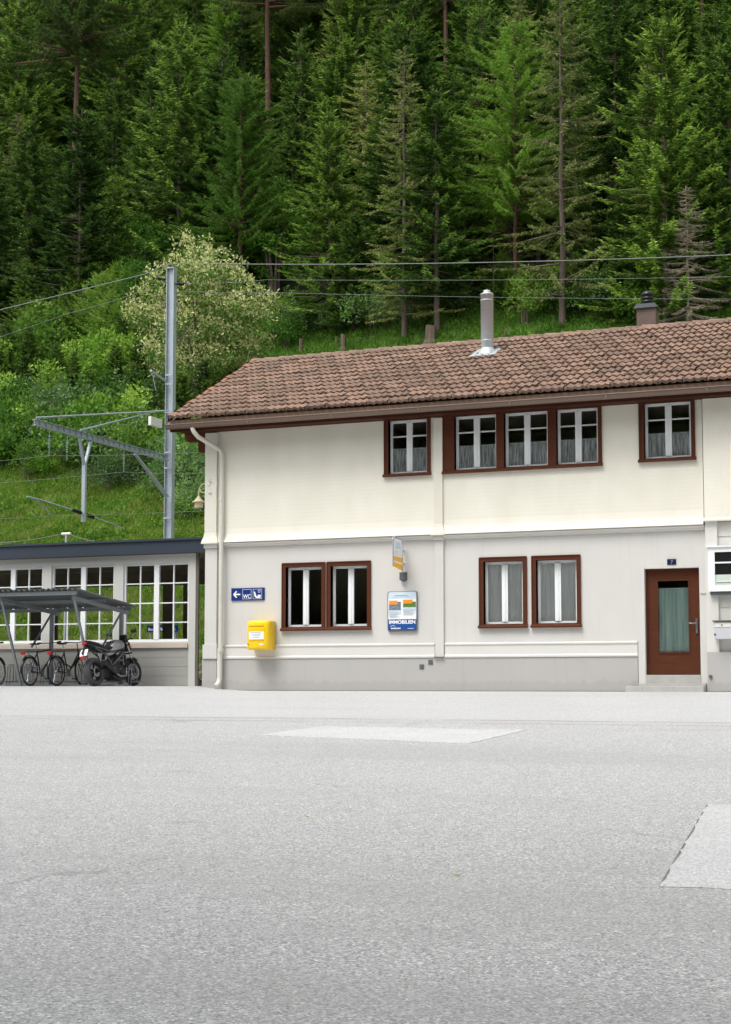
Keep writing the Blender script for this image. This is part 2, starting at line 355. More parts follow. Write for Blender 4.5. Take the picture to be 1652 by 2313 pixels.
def asphalt():
    m, t, b, o = newmat('weathered_asphalt'); v = coords(t); g = N(t, 'ShaderNodeNewGeometry')
    sp = N(t, 'ShaderNodeSeparateXYZ'); t.links.new(g.outputs['Position'], sp.inputs[0])
    big = noise(t, v, .22, 5, .6); mid = noise(t, v, 1.7, 5, .6); med = noise(t, v, 9, 4, .7)
    base = ramp(t, big, [(.3, rgb(160,160,160)), (.7, rgb(184,184,183))])
    base = mixc(t, .35, base, ramp(t, mid, [(.35, rgb(152,153,153)), (.65, rgb(186,186,185))]))
    base = mixc(t, .25, base, ramp(t, med, [(.35, rgb(148,149,150)), (.65, rgb(198,198,197))]))
    vo = N(t, 'ShaderNodeTexVoronoi'); vo.inputs['Scale'].default_value = 90; t.links.new(v, vo.inputs['Vector'])
    spc = N(t, 'ShaderNodeSeparateColor'); t.links.new(vo.outputs['Color'], spc.inputs[0])
    st = ramp(t, spc.outputs[0], [(0, rgb(70,70,71)), (.12, rgb(116,116,117)), (.4, rgb(158,158,158)), (.7, rgb(184,184,183)), (.9, rgb(206,206,204)), (.96, rgb(236,235,231)), (1, rgb(248,246,241))])
    col = mixc(t, .68, base, st)
    vo2 = N(t, 'ShaderNodeTexVoronoi'); vo2.inputs['Scale'].default_value = 55; t.links.new(v, vo2.inputs['Vector'])
    spc2 = N(t, 'ShaderNodeSeparateColor'); t.links.new(vo2.outputs['Color'], spc2.inputs[0])
    chip = N(t, 'ShaderNodeMath', operation='GREATER_THAN'); t.links.new(spc2.outputs[1], chip.inputs[0]); chip.inputs[1].default_value = .94
    near = N(t, 'ShaderNodeMath', operation='LESS_THAN'); t.links.new(vo2.outputs['Distance'], near.inputs[0]); near.inputs[1].default_value = .28
    ml = N(t, 'ShaderNodeMath', operation='MULTIPLY'); t.links.new(chip.outputs[0], ml.inputs[0]); t.links.new(near.outputs[0], ml.inputs[1])
    col = mixc(t, ml.outputs[0], col, mixc(t, spc2.outputs[2], rgb(96,96,98), rgb(232,228,220)))
    # dark worn blotches, stretched by rolling
    bl = noise(t, coords(t, (1.0, 2.2, 1)), 1.1, 4, .7)
    col = mixc(t, ramp(t, bl, [(.68, (0,0,0,1)), (.76, (.3,.3,.3,1))]), col, rgb(120,118,116))
    # hairline cracks, seen only here and there
    dv = N(t, 'ShaderNodeVectorMath', operation='MULTIPLY_ADD'); nz = N(t, 'ShaderNodeTexNoise'); nz.inputs['Scale'].default_value = 1.3; nz.inputs['Detail'].default_value = 5; t.links.new(v, nz.inputs['Vector'])
    t.links.new(nz.outputs['Color'], dv.inputs[0]); dv.inputs[1].default_value = (.9,.9,.9); t.links.new(v, dv.inputs[2])
    vc = N(t, 'ShaderNodeTexVoronoi', feature='DISTANCE_TO_EDGE'); vc.inputs['Scale'].default_value = .16; t.links.new(dv.outputs[0], vc.inputs['Vector'])
    ck = ramp(t, vc.outputs['Distance'], [(.0, (.5,.5,.5,1)), (.0035, (0,0,0,1))])
    cm = N(t, 'ShaderNodeMath', operation='MULTIPLY'); t.links.new(ck, cm.inputs[0]); t.links.new(ramp(t, noise(t, v, .35, 2), [(.45, (0,0,0,1)), (.56, (1,1,1,1))]), cm.inputs[1])
    col = mixc(t, cm.outputs[0], col, rgb(104,102,99))
    # soft tyre-worn lanes and spill stains
    ln = noise(t, coords(t, (.25, 1.6, 1)), .5, 4, .55)
    col = mixc(t, ramp(t, ln, [(.52, (0,0,0,1)), (.66, (.28,.28,.28,1))]), col, rgb(148,147,145))
    sn = noise(t, v, .8, 3, .5)
    col = mixc(t, ramp(t, sn, [(.70, (0,0,0,1)), (.76, (.28,.28,.28,1))]), col, rgb(110,108,104))
    # the paler strip laid along the buildings and the two seams that close it
    wob = noise(t, coords(t, (.6, .6, 1)), 1.0, 3)
    yy = N(t, 'ShaderNodeMath', operation='MULTIPLY_ADD'); t.links.new(wob, yy.inputs[0]); yy.inputs[1].default_value = .25; t.links.new(sp.outputs[1], yy.inputs[2])
    def band(c, w, lo=0, hi=1):
        a = N(t, 'ShaderNodeMath', operation='SUBTRACT'); t.links.new(yy.outputs[0], a.inputs[0]); a.inputs[1].default_value = c
        a2 = N(t, 'ShaderNodeMath', operation='ABSOLUTE'); t.links.new(a.outputs[0], a2.inputs[0])
        a3 = N(t, 'ShaderNodeMath', operation='LESS_THAN'); t.links.new(a2.outputs[0], a3.inputs[0]); a3.inputs[1].default_value = w
        return a3.outputs[0]
    strip = N(t, 'ShaderNodeMath', operation='GREATER_THAN'); t.links.new(yy.outputs[0], strip.inputs[0]); strip.inputs[1].default_value = -9.55
    col = mixc(t, strip.outputs[0], col, mixc(t, .3, col, rgb(192,192,191)))
    brk = ramp(t, noise(t, coords(t, (1,1,1)), 1.6, 3), [(.35, (.1,.1,.1,1)), (.6, (.85,.85,.85,1))])
    for c_, w_ in ((-9.55, .05), (-10.15, .04)):
        f = N(t, 'ShaderNodeMath', operation='MULTIPLY'); t.links.new(band(c_, w_), f.inputs[0])
        bw = N(t, 'ShaderNodeRGBToBW'); t.links.new(brk, bw.inputs[0]); t.links.new(bw.outputs[0], f.inputs[1])
        col = mixc(t, f.outputs[0], col, rgb(120,104,98))
    t.links.new(col, b.inputs['Base Color'])
    b.inputs['Roughness'].default_value = .55; b.inputs['Specular IOR Level'].default_value = 1.0
    hh = N(t, 'ShaderNodeMath', operation='ADD'); t.links.new(vo.outputs['Distance'], hh.inputs[0]); t.links.new(med, hh.inputs[1])
    bump(t, b, hh.outputs[0], .35, .006)
    return m
M['asphalt'] = asphalt()
def patchmat():
    m, t, b, o = newmat('pale_concrete_patch'); v = coords(t)
    c = ramp(t, noise(t, v, 1.5, 5), [(.3, rgb(186,187,187)), (.7, rgb(200,200,200))])
    vo = N(t, 'ShaderNodeTexVoronoi'); vo.inputs['Scale'].default_value = 90; t.links.new(v, vo.inputs['Vector'])
    sc = N(t, 'ShaderNodeSeparateColor'); t.links.new(vo.outputs['Color'], sc.inputs[0])
    c = mixc(t, .5, c, ramp(t, sc.outputs[0], [(0, rgb(110,112,114)), (.5, rgb(182,182,181)), (1, rgb(225,225,222))]))
    c = mixc(t, ramp(t, noise(t, v, 7, 4, .7), [(.66, (0,0,0,1)), (.74, (.6,.6,.6,1))]), c, rgb(140,132,112))
    t.links.new(c, b.inputs['Base Color']); b.inputs['Roughness'].default_value = .6; bump(t, b, vo.outputs['Distance'], .25, .004)
    return m
M['patch'] = patchmat()
def hillmat():
    m, t, b, o = newmat('hill_turf'); v = coords(t)
    c = ramp(t, noise(t, v, .5, 6, .65), [(.3, (.065,.160,.014,1)), (.5, (.135,.250,.024,1)), (.72, (.250,.310,.065,1))])
    c = mixc(t, .5, c, ramp(t, noise(t, v, 6, 5, .7), [(.3, (.035,.065,.014,1)), (.7, (.14,.19,.045,1))]))
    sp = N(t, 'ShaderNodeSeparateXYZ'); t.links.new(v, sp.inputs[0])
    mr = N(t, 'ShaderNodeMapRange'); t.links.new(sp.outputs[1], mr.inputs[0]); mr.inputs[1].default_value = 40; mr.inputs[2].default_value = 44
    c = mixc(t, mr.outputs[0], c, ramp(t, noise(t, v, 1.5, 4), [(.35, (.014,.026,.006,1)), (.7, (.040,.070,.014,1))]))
    t.links.new(c, b.inputs['Base Color']); b.inputs['Roughness'].default_value = .9; bump(t, b, noise(t, v, 5, 5, .7), .8, .12)
    return m
M['hill'] = hillmat()
M['ballast'] = surf('grey_track_ballast', rgb(120,114,106), .95, .4, 18, 25, 1.0)
M['rock'] = surf('rough_grey_stone', rgb(120,112,100), .9, .4, 5, 25, .8)
M['platform'] = surf('platform_paving', rgb(150,149,145), .85, .1, 2, 40, .2)

# ------------------------------------------------------------------ ground
def ss(a, b, t):
    t = min(1, max(0, (t-a)/(b-a))); return t*t*(3-2*t)
def ground_z(x, y):
    zl = .1*(1-ss(-.6, 1.2, x))
    if y > -2.2: return zl
    if y < -36: return zl+.047*(-33.8)-.004*(-36-y)
    return zl+.047*(y+2.2)
def ground():
    xs = [-400,-150,-60,-30,-15,-8,-4,-2,-1,-.6,-.3,0,.3,.6,.9,1.2,2,4,8,12,16,20,30,50,100,200,400]
    ys = [-400,-150,-80,-50,-36,-30,-25,-20,-15,-10,-6,-4,-3,-2.2,-1,0,1,4,8,14.6]
    v = [(x, y, ground_z(x, y)) for y in ys for x in xs]; n = len(xs)
    f = [(j*n+i, j*n+i+1, (j+1)*n+i+1, (j+1)*n+i) for j in range(len(ys)-1) for i in range(n-1)]
    mb = MB(); mb.add(v, f, 0, True); tag(mb.build('ground', M['asphalt']), kind='structure')
ground()
def patch(name, pts, joint=()):
    rg = random.Random(len(name)+int(pts[0][0]*10)); q = []
    for i in range(len(pts)):
        a, b_ = Vector(pts[i]), Vector(pts[(i+1) % len(pts)]); m = max(2, int((b_-a).length/.12))
        for k in range(m): p = a.lerp(b_, k/m); q.append((p.x+rg.uniform(-.012,.012), p.y+rg.uniform(-.02,.02)))
    mb = MB(); nq = len(q); v = [(x, y, ground_z(x, y)+.005) for x, y in q]+[(x, y, ground_z(x, y)-.02) for x, y in q]; mb.add(v, [tuple(range(nq))]+[(i, i+nq, (i+1) % nq+nq, (i+1) % nq) for i in range(nq)])
    dk = MB(); cx = sum(p[0] for p in pts)/len(pts); cy = sum(p[1] for p in pts)/len(pts)
    o = mb.build(name, M['patch']); tag(o, kind='structure')
    e = MB(); n = len(pts)
    if not joint: return
    for i in joint:
        a, b_ = Vector(pts[i]), Vector(pts[(i+1) % n]); d_ = (b_-a).normalized(); nn = Vector((d_.y, -d_.x))*.012
        if (Vector((cx, cy))-a).dot(nn) > 0: nn = -nn
        q = [a, b_, b_+nn, a+nn]; e.add([(p.x, p.y, ground_z(p.x, p.y)+.004) for p in q], [(0,1,2,3)])
    o2 = e.build('pavement_joint', M['joint']); tag(o2, kind='structure')
patch('concrete_patch', [(7.55,-12.75),(7.76,-11.15),(10.78,-11.38),(10.67,-13.5)])
patch('concrete_patch', [(14.69,-22.28),(14.33,-18.55),(18.2,-18.3),(18.6,-22.0)], (0,))
# small fallen leaves lying on the asphalt
def litter():
    n = 46; mb = MB()
    for i in range(n):
        x = random.uniform(4, 17); y = random.uniform(-26, -13); z = ground_z(x, y)+.006; r = random.uniform(.012, .028); a = random.uniform(0, 6.3)
        mb.add([(x+r*cos(a), y+r*sin(a), z+.004), (x-r*.5*sin(a), y+r*.5*cos(a), z), (x-r*cos(a), y-r*sin(a), z+.008), (x+r*.5*sin(a), y-r*.5*cos(a), z)], [(0,1,2,3)])
    tag(mb.build('fallen_leaves', M['drygrass']), kind='stuff')
litter()

def _n(x, y, s):
    return np.sin(x*s*1.3+2.1*np.sin(y*s*.7))*np.cos(y*s*1.1+1.7*np.sin(x*s*.9+1.3))
def hill_z(x, y):
    x = np.asarray(x, float); y = np.asarray(y, float)
    b = .7+.62*(y-15)+.0035*np.maximum(0, y-58)**2
    return b + .35*_n(x, y, .22)*np.clip((y-16)/6, 0, 1) + .16*_n(x+7, y, .8)*np.clip((y-15)/3, 0, 1) + .06*_n(x, y+5, 2.3)
def hill():
    xs = np.concatenate([np.arange(-190, -45, 5.), np.arange(-45, 14, .5), np.arange(14, 120, 5.)])
    ys = np.concatenate([np.arange(14.6, 48, .4), np.arange(48, 190, 3.5)])
    X, Y = np.meshgrid(xs, ys); Z = hill_z(X, Y)
    Z[0, :] = -.2
    V = np.stack([X.ravel(), Y.ravel(), Z.ravel()], 1); n = len(xs)
    i, j = np.meshgrid(np.arange(n-1), np.arange(len(ys)-1)); a = (j*n+i).ravel()
    F = np.stack([a, a+1, a+n+1, a+n], 1)
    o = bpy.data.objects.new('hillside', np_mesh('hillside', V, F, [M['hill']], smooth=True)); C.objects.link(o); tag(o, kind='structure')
hill()
def flat(name, x0, x1, y0, y1, z, m):
    mb = MB(); mb.quad((x0,y0,z), (x1,y0,z), (x1,y1,z), (x0,y1,z)); tag(mb.build(name, m), kind='structure')
mb = MB(); mb.box(-60, 40, 7.3, 13.9, .1, .104); 
tag(mb.build('track_ballast', M['ballast']), kind='structure')
mb = MB(); mb.box(-60, 40, 4.9, 5.2, .0, .14); mb.box(-60, 40, 5.2, 7.0, 0, .14)
mb = MB(); mb.box(-60, -.2, 4.7, 7.1, .0, .17); tag(mb.build('platform', M['platform']), kind='structure')

# rough stone wall at the foot of the hill
def stonewall():
    t = thing('stone_wall', 'low wall of rough stones at the foot of the grassy hill', 'wall', (-10, 14.3, .1))
    mb = MB()
    for i in range(520):
        x = random.uniform(-26, 4); z = random.choice([.2, .36, .52, .66])+random.uniform(-.03, .03); y = 14.25+random.uniform(-.06, .06)
        w, h, dd = random.uniform(.1, .2), random.uniform(.07, .1), .18
        v = [Vector((x+sx*w*random.uniform(.7,1), y+sy*dd*random.uniform(.7,1), z+sz*h*random.uniform(.7,1))) for sz in (-1,1) for sy in (-1,1) for sx in (-1,1)]
        mb.add(v, [(0,2,3,1),(4,5,7,6),(0,1,5,4),(1,3,7,5),(3,2,6,7),(2,0,4,6)])
    mb.build('stones', M['rock'], t)
stonewall()

# ------------------------------------------------------------------ station building
def text_mesh(txt, size, mat, loc, rot, parent, name='lettering', extrude=.001, width=None, align='LEFT', bold=0.0):
    cu = bpy.data.curves.new(name, 'FONT'); cu.body = txt; cu.size = size; cu.extrude = extrude; cu.align_x = align; cu.offset = bold
    o = bpy.data.objects.new(name, cu); C.objects.link(o)
    bpy.context.view_layer.update()
    me = bpy.data.meshes.new_from_object(o.evaluated_get(bpy.context.evaluated_depsgraph_get()))
    bpy.data.objects.remove(o)
    me.materials.clear(); me.materials.append(mat)
    if width:
        xs = [v.co.x for v in me.vertices]; w = max(xs)-min(xs); k = width/w; x0 = min(xs)
        for v in me.vertices: v.co.x = (v.co.x-x0)*k
    q = bpy.data.objects.new(name, me); C.objects.link(q)
    q.parent = parent; q.location = Vector(loc)-LOC.get(parent.name, Vector((0,0,0))); q.rotation_euler = rot
    return q

def holed(mb, x0, x1, z0, z1, y, holes, depth=.2, m=0, mr=None, thick=None):
    """front face at y with rectangular holes; each hole gets reveals going back by depth"""
    mr = m if mr is None else mr
    xs = sorted(set([x0, x1]+[h[0] for h in holes]+[h[1] for h in holes])); zs = sorted(set([z0, z1]+[h[2] for h in holes]+[h[3] for h in holes]))
    xs = [v for v in xs if x0 <= v <= x1]; zs = [v for v in zs if z0 <= v <= z1]
    for i in range(len(xs)-1):
        for j in range(len(zs)-1):
            cx, cz = (xs[i]+xs[i+1])/2, (zs[j]+zs[j+1])/2
            if any(h[0] < cx < h[1] and h[2] < cz < h[3] for h in holes): continue
            mb.quad((xs[i],y,zs[j]), (xs[i+1],y,zs[j]), (xs[i+1],y,zs[j+1]), (xs[i],y,zs[j+1]), m)
    for (a, b, c, d_) in holes:
        c2, d2 = max(c, z0), min(d_, z1)
        mb.quad((a,y,c2), (a,y,d2), (a,y+depth,d2), (a,y+depth,c2), mr); mb.quad((b,y,c2), (b,y+depth,c2), (b,y+depth,d2), (b,y,d2), mr)
        if d_ <= z1: mb.quad((a,y,d2), (b,y,d2), (b,y+depth,d2), (a,y+depth,d2), mr)
        if c >= z0: mb.quad((a,y,c2), (a,y+depth,c2), (b,y+depth,c2), (b,y,c2), mr)

XR = 24.0      # right end of the building, outside the frame
SB = thing('station_building', 'two storey alpine station house with cream shingle upper floor and brown tiled roof', 'building', (0, 0, 0))

# openings: (x0,x1,z0,z1) inner clear opening
lowA = [(2.01,2.875,1.40,2.72), (3.09,3.95,1.40,2.72)]
lowB = [(6.585,7.44,1.40,2.71), (7.725,8.585,1.40,2.71)]
door = (9.99,11.08,.30,2.465)
upA = [(4.465,5.355,4.67,5.84)]
upB = [(5.97,6.90,4.68,5.84), (7.07,8.02,4.68,5.84), (8.2,9.08,4.68,5.84)]
upC = [(10.03,10.98,4.70,5.84)]

mb = MB(); holed(mb, .0, 11.23, 0.0, 3.26, 0.0, lowA+lowB+[door], .17)
mb.quad((0,7.2,0), (0,0,0), (0,0,3.26), (0,7.2,3.26))                       # left gable wall
mb.quad((0,7.2,0), (0,7.2,5.9), (XR,7.2,5.9), (XR,7.2,0)); mb.quad((XR,0,0), (XR,7.2,0), (XR,7.2,5.9), (XR,0,5.9))
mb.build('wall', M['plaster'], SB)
mb = MB()
holed(mb, .0, 11.2, 3.62, 5.84, -.045, upA+upB+upC, .14)
prof = [(-.045,3.62), (-.055,3.5), (-.085,3.40), (-.125,3.33), (-.125,3.315), (-.02,3.315)]
for (a, b_) in zip(prof, prof[1:]): mb.quad((0,b_[0],b_[1]), (11.2,b_[0],b_[1]), (11.2,a[0],a[1]), (0,a[0],a[1]))
mb.quad((0,7.2,3.26), (0,-.045,3.3), (0,-.045,6.02), (0,7.2,6.02))
mb.add([(0,-.045,6.02), (0,3.6,7.9), (0,7.2,6.02)], [(0,1,2)])
o = mb.build('shingle_wall', M['cream'], SB); tag(o, 'cream fish-scale shingled upper storey wall')
# bay at the right that stands forward
mb = MB()
mb.box(11.23, XR, -.16, -.02, 3.44, 5.83); 
o = mb.build('shingle_bay', M['cream'], SB)
mb = MB(); mb.prism([(-.16,3.44), (-.20,3.40), (-.20,3.37), (-.02,3.37), (-.02,3.44)], 11.21, XR, 'x')
mb.build('bay_cornice', M['creamtrim'], SB)
mb = MB(); mb.box(11.235, 11.47, -.13, .0, .78, 3.37); mb.box(11.47, XR, -.06, 0, .78, 3.36)
for k in range(9): mb.box(11.47, XR, -.063-.012, -.06, .83+k*.28, .83+k*.28+.255)
mb.build('bay_wall', M['trim'], SB)
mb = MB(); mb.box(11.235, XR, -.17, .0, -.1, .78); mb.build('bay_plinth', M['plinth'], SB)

mb = MB()      # belt course
for (x0, x1) in ((.34, 5.50), (5.73, 11.215)):
    mb.prism([(-.05,3.31), (-.10,3.305), (-.10,3.275), (-.065,3.255), (-.05,3.225), (-.003,3.215), (-.003,3.31)], x0, x1, 'x')
mb.build('belt_course', M['trim'], SB)
mb = MB()      # moulded band above the plinth
for (x0, x1) in ((.345, 5.50), (5.73, 9.83)):
    mb.prism([(-.003,1.02), (-.03,1.015), (-.045,1.0), (-.045,.975), (-.028,.955), (-.028,.77), (-.05,.745), (-.05,.715), (-.035,.70), (-.003,.70)], x0, x1, 'x')
mb.build('base_moulding', M['trim'], SB)
mb = MB()
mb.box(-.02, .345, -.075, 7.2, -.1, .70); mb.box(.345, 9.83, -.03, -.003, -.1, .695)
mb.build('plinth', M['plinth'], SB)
mb = MB()      # plain surround of the entrance
mb.box(9.845, 9.985, -.035, -.003, -.1, 2.6); mb.box(11.085, 11.23, -.035, -.003, -.1, 2.6); mb.box(9.985, 11.085, -.035, -.003, 2.47, 2.6)
mb.box(11.1, 11.22, -.055, -.035, 1.95, 1.99)
mb.build('door_surround', M['plaster'], SB)

def pilaster(x0, x1, low, corner=False):
    mb = MB(); q = .07 if corner else .045
    mb.box(x0, x1, -q, -.003, low, 3.20, 0)
    if corner:
        mb.box(x0-.03, x1+.03, -q-.035, -.003, .71, 1.03, 0); mb.box(x0-.02, x0, -.0, .5, .71, 3.2, 0)
    mb.box(x0-.02, x1+.02, -q-.04, -.003, 3.20, 3.30, 1)
    mb.box(x0, x1, -q-.045, -.047, 3.56, 5.82, 2)
    a = q+.045
    P = [(x0,x1,a,3.56), (x0-.015,x1+.015,a+.015,3.46), (x0-.05,x1+.05,a+.05,3.36), (x0-.06,x1+.06,a+.06,3.30)]
    vs = []
    for (l, r, y, z) in P: vs += [(l,-y,z), (r,-y,z), (r,-.0,z), (l,-.0,z)]
    fs = []
    for k in range(3):
        for i in range(4): fs.append((k*4+i, k*4+(i+1) % 4, k*4+4+(i+1) % 4, k*4+4+i))
    mb.add(vs, [tuple(reversed(f)) for f in fs], 2); mb.add([vs[-4], vs[-3], vs[-2], vs[-1]], [(0,1,2,3)], 2)
    mb.build('pilaster', [M['plaster'], M['trim'], M['creamtrim']], SB, bevel=.006)
pilaster(.03, .33, .7, True); pilaster(5.515, 5.71, .72)
mb = MB(); mb.box(5.505, 5.72, -.075, -.051, .70, .72); mb.build('pilaster_foot', M['drip'], SB)
mb = MB(); mb.box(.0, .05, .0, .4, 3.4, 5.9)
for (x, z) in ((5.16,.515), (5.36,.61)):
    mb = MB(); mb.box(x, x+.1, -.04, -.031, z-.05, z+.05); mb.build('vent_cover', M['galv_dark'], SB)
mb = MB(); mb.tube([(11.3,-.20,.30), (11.3,-.168,.30)], .035, 10); mb.build('tap_outlet', M['galv_dark'], SB)

def curtain_geo(x0, x1, z0, z1, y, amp=.007, wl=.08):
    n = max(4, int((x1-x0)/.012)); mb = MB(); ph = random.uniform(0, 6)
    top = [(x0+(x1-x0)*i/n, y+amp*sin(2*pi*(x0+(x1-x0)*i/n)/wl+ph+.8*sin(i*.21)), z1) for i in range(n+1)]
    bot = [(p[0], p[1]*1.0+.003*sin(i), z0) for i, p in enumerate(top)]
    mb.add(top+bot, [(i, i+n+1, i+n+2, i+1) for i in range(n)], 0, True); return mb

def casement(win, x0, x1, z0, z1, y, transom=None, curtain=None, ch=None, fw=.055, mw=.13):
    """white two-leaf casement filling the opening; glass set 15 mm behind the front of the frame"""
    xm = (x0+x1)/2; f = MB(); d_ = .045
    f.box(x0, x0+fw, y, y+d_, z0, z1); f.box(x1-fw, x1, y, y+d_, z0, z1)
    f.box(x0+fw, x1-fw, y, y+d_, z0, z0+fw*.9); f.box(x0+fw, x1-fw, y, y+d_, z1-fw, z1)
    f.box(xm-mw/2, xm+mw/2, y-.012, y+d_, z0+fw*.9, z1-fw)
    f.box(xm-.018, xm+.018, y-.022, y-.012, z0+fw*.9, z1-fw)
    if transom:
        for (a, b_) in ((x0+fw, xm-mw/2), (xm+mw/2, x1-fw)): f.box(a, b_, y+.003, y+d_-.005, transom-.014, transom+.014)
    f.build('casement', M['white'], win)
    for (a, b_) in ((x0+fw, xm-mw/2), (xm+mw/2, x1-fw)):
        g = MB(); g.quad((a,y+.022,z0+fw*.9), (b_,y+.022,z0+fw*.9), (b_,y+.022,z1-fw), (a,y+.022,z1-fw)); g.build('pane', M['glass'], win)
    if curtain:
        for (a, b_) in ((x0+.02, xm-.01), (xm+.01, x1-.02)):
            curtain_geo(a, b_, z0+.01, ch if ch else z1-.02, y+.045).build('curtain', curtain, win)
            if ch:
                r = MB(); r.tube([(a,y+.034,ch-.02), (b_,y+.034,ch-.02)], .008, 6); r.build('curtain_rod', M['white'], win)

def frame_piece(win, ops, ox0, ox1, oz0, oz1, y, thick, reveal, mat, sill=True, sx=.02):
    """brown boards around one or more openings, standing proud of the wall and lining the reveal"""
    f = MB()
    holed(f, ox0, ox1, oz0, oz1, y, ops, thick+reveal)
    for (a, b_, c_, d_) in ((ox0,ox0,oz0,oz1), (ox1,ox1,oz0,oz1)):
        f.quad((a,y,c_), (a,y+thick,c_), (a,y+thick,d_), (a,y,d_))
    f.quad((ox0,y,oz1), (ox1,y,oz1), (ox1,y+thick,oz1), (ox0,y+thick,oz1)); f.quad((ox0,y,oz0), (ox0,y+thick,oz0), (ox1,y+thick,oz0), (ox1,y,oz0))
    # outer lip
    l = .018
    f.box(ox0-.004, ox0+l, y-.012, y-.001, oz0, oz1); f.box(ox1-l, ox1+.004, y-.012, y-.001, oz0, oz1); f.box(ox0+l, ox1-l, y-.012, y-.001, oz1-l, oz1+.004)
    f.build('frame', mat, win)
    if sill:
        s_ = MB(); s_.prism([(y-.055,oz0-.035), (y-.055,oz0), (y-.002,oz0+.035), (y-.002,oz0-.035)], ox0-sx, ox1+sx, 'x'); s_.build('sill', mat, win)

def win_group(name, label, outers, ops, y, rec, **kw):
    w = bpy.data.objects.new(name, None); C.objects.link(w); w.parent = SB; LOC[w.name] = Vector((0,0,0))
    if label: w['label'] = label
    for (o_, oplist) in outers: frame_piece(w, oplist, o_[0], o_[1], o_[2], o_[3], y, abs(y)+.0, rec, M['brown'], sill=kw.get('sill', True))
    for op in ops: casement(w, op[0], op[1], op[2], op[3], y+rec, kw.get('transom'), kw.get('curtain'), kw.get('ch'))
    return w
for k, op in enumerate(lowA):
    ox = (1.921, 2.965) if k == 0 else (3.0, 4.04)
    win_group('window', 'dark glazed window in brown frame beside the yellow box' if k == 0 else 'dark glazed window in brown frame beside the notice board', [((ox[0],ox[1],1.345,2.81), [op])], [op], -.022, .15)
for k, op in enumerate(lowB):
    ox = (6.492, 7.53) if k == 0 else (7.632, 8.672)
    win_group('window', 'ground floor window with grey pleated curtains', [((ox[0],ox[1],1.345,2.80), [op])], [op], -.022, .15, curtain=M['curtain_grey'])
win_group('window', 'small upper window left of the cream pilaster', [((4.37,5.435,4.635,5.84), upA)], upA, -.07, .14, transom=5.49, curtain=M['lace'], ch=5.24, sill=True)
win_group('window', 'wide upper window of three casements in brown boards', [((5.72,9.16,4.635,5.84), upB)], upB, -.07, .14, transom=5.49, curtain=M['lace'], ch=5.22)
win_group('window', 'upper window above the entrance door', [((9.93,11.06,4.66,5.84), upC)], upC, -.07, .14, transom=5.50, curtain=M['lace'], ch=5.24)

# entrance door
dr = bpy.data.objects.new('door', None); C.objects.link(dr); dr.parent = SB
DY = .075
f = MB(); holed(f, 9.99, 11.08, .335, 2.465, DY, [(10.235,10.845,.79,2.22)], .05); f.box(10.0, 11.07, DY-.018, DY-.001, .345, .56)
f.box(9.99, 10.03, DY-.02, DY-.002, .57, 2.465); f.box(10.03, 11.04, DY-.02, DY-.002, 2.42, 2.465); f.box(11.04, 11.08, DY-.02, DY-.002, .57, 2.465)
for (a, b_, c_, e_) in ((10.205,10.235,.76,2.25), (10.845,10.875,.76,2.25), (10.235,10.845,.76,.79), (10.235,10.845,2.22,2.25)): f.box(a, b_, DY-.012, DY-.002, c_, e_)
f.build('door_leaf', M['brown'], dr)
g = MB(); g.quad((10.235,DY+.03,.79), (10.845,DY+.03,.79), (10.845,DY+.03,2.22), (10.235,DY+.03,2.22)); g.build('door_glass', M['glass'], dr)
curtain_geo(10.2, 10.88, .76, 2.07, DY+.052, .007, .06).build('door_curtain', M['curtain_teal'], dr)
g = MB(); g.tube([(10.2,DY+.05,2.07), (10.88,DY+.05,2.07)], .012, 8); g.build('curtain_rod', M['white'], dr)
h = MB(); h.box(10.985, 11.025, DY-.032, DY-.021, 1.16, 1.46); h.tube([(11.0,DY-.03,1.36), (11.0,DY-.075,1.36), (10.87,DY-.08,1.36)], .013, 8); h.build('handle', M['chrome'], dr)
st = MB()
st.box(9.985, 11.085, -.05, .12, .17, .334); st.box(9.85, 11.19, -.12, -.036, -.08, .17); 
st.build('threshold', M['stone'], SB, bevel=.008)
st = MB(); st.box(9.66, 10.0, -.42, -.121, -.08, .115); st.box(10.0, 10.62, -.42, -.38, -.08, .115); st.box(10.0, 10.62, -.22, -.121, -.08, .115); st.box(10.62, 11.2, -.42, -.121, -.08, .115)
st.build('step', M['stone'], SB, bevel=.008)
gr = MB(); gr.box(10.0, 10.62, -.38, -.22, .0, .075)
for k in range(15): gr.box(10.02+k*.04, 10.034+k*.04, -.379, -.221, .076, .095)
gr.build('foot_grate', M['galv_dark'], SB)

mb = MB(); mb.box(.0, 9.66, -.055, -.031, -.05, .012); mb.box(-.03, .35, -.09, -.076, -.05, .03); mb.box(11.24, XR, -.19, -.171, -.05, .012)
mb.build('base_gap_shadow', M['joint'], SB)  # dark strip for the wall-base gap, its shadow line put into the colour
# rooms behind the windows
mb = MB()
for (z0, z1) in ((.05, 3.1), (3.2, 5.86)):
    mb.box(.05, XR-.05, 2.6, 2.65, z0, z1); mb.box(.03, XR-.05, .19, 2.6, z0, z0+.05); mb.box(.03, XR-.05, .19, 2.6, z1-.05, z1)
for x in (4.2, 5.61, 9.4, 11.3): mb.box(x-.04, x+.04, .2, 2.6, .1, 5.8)
mb.build('room_partition', M['inside'], SB)

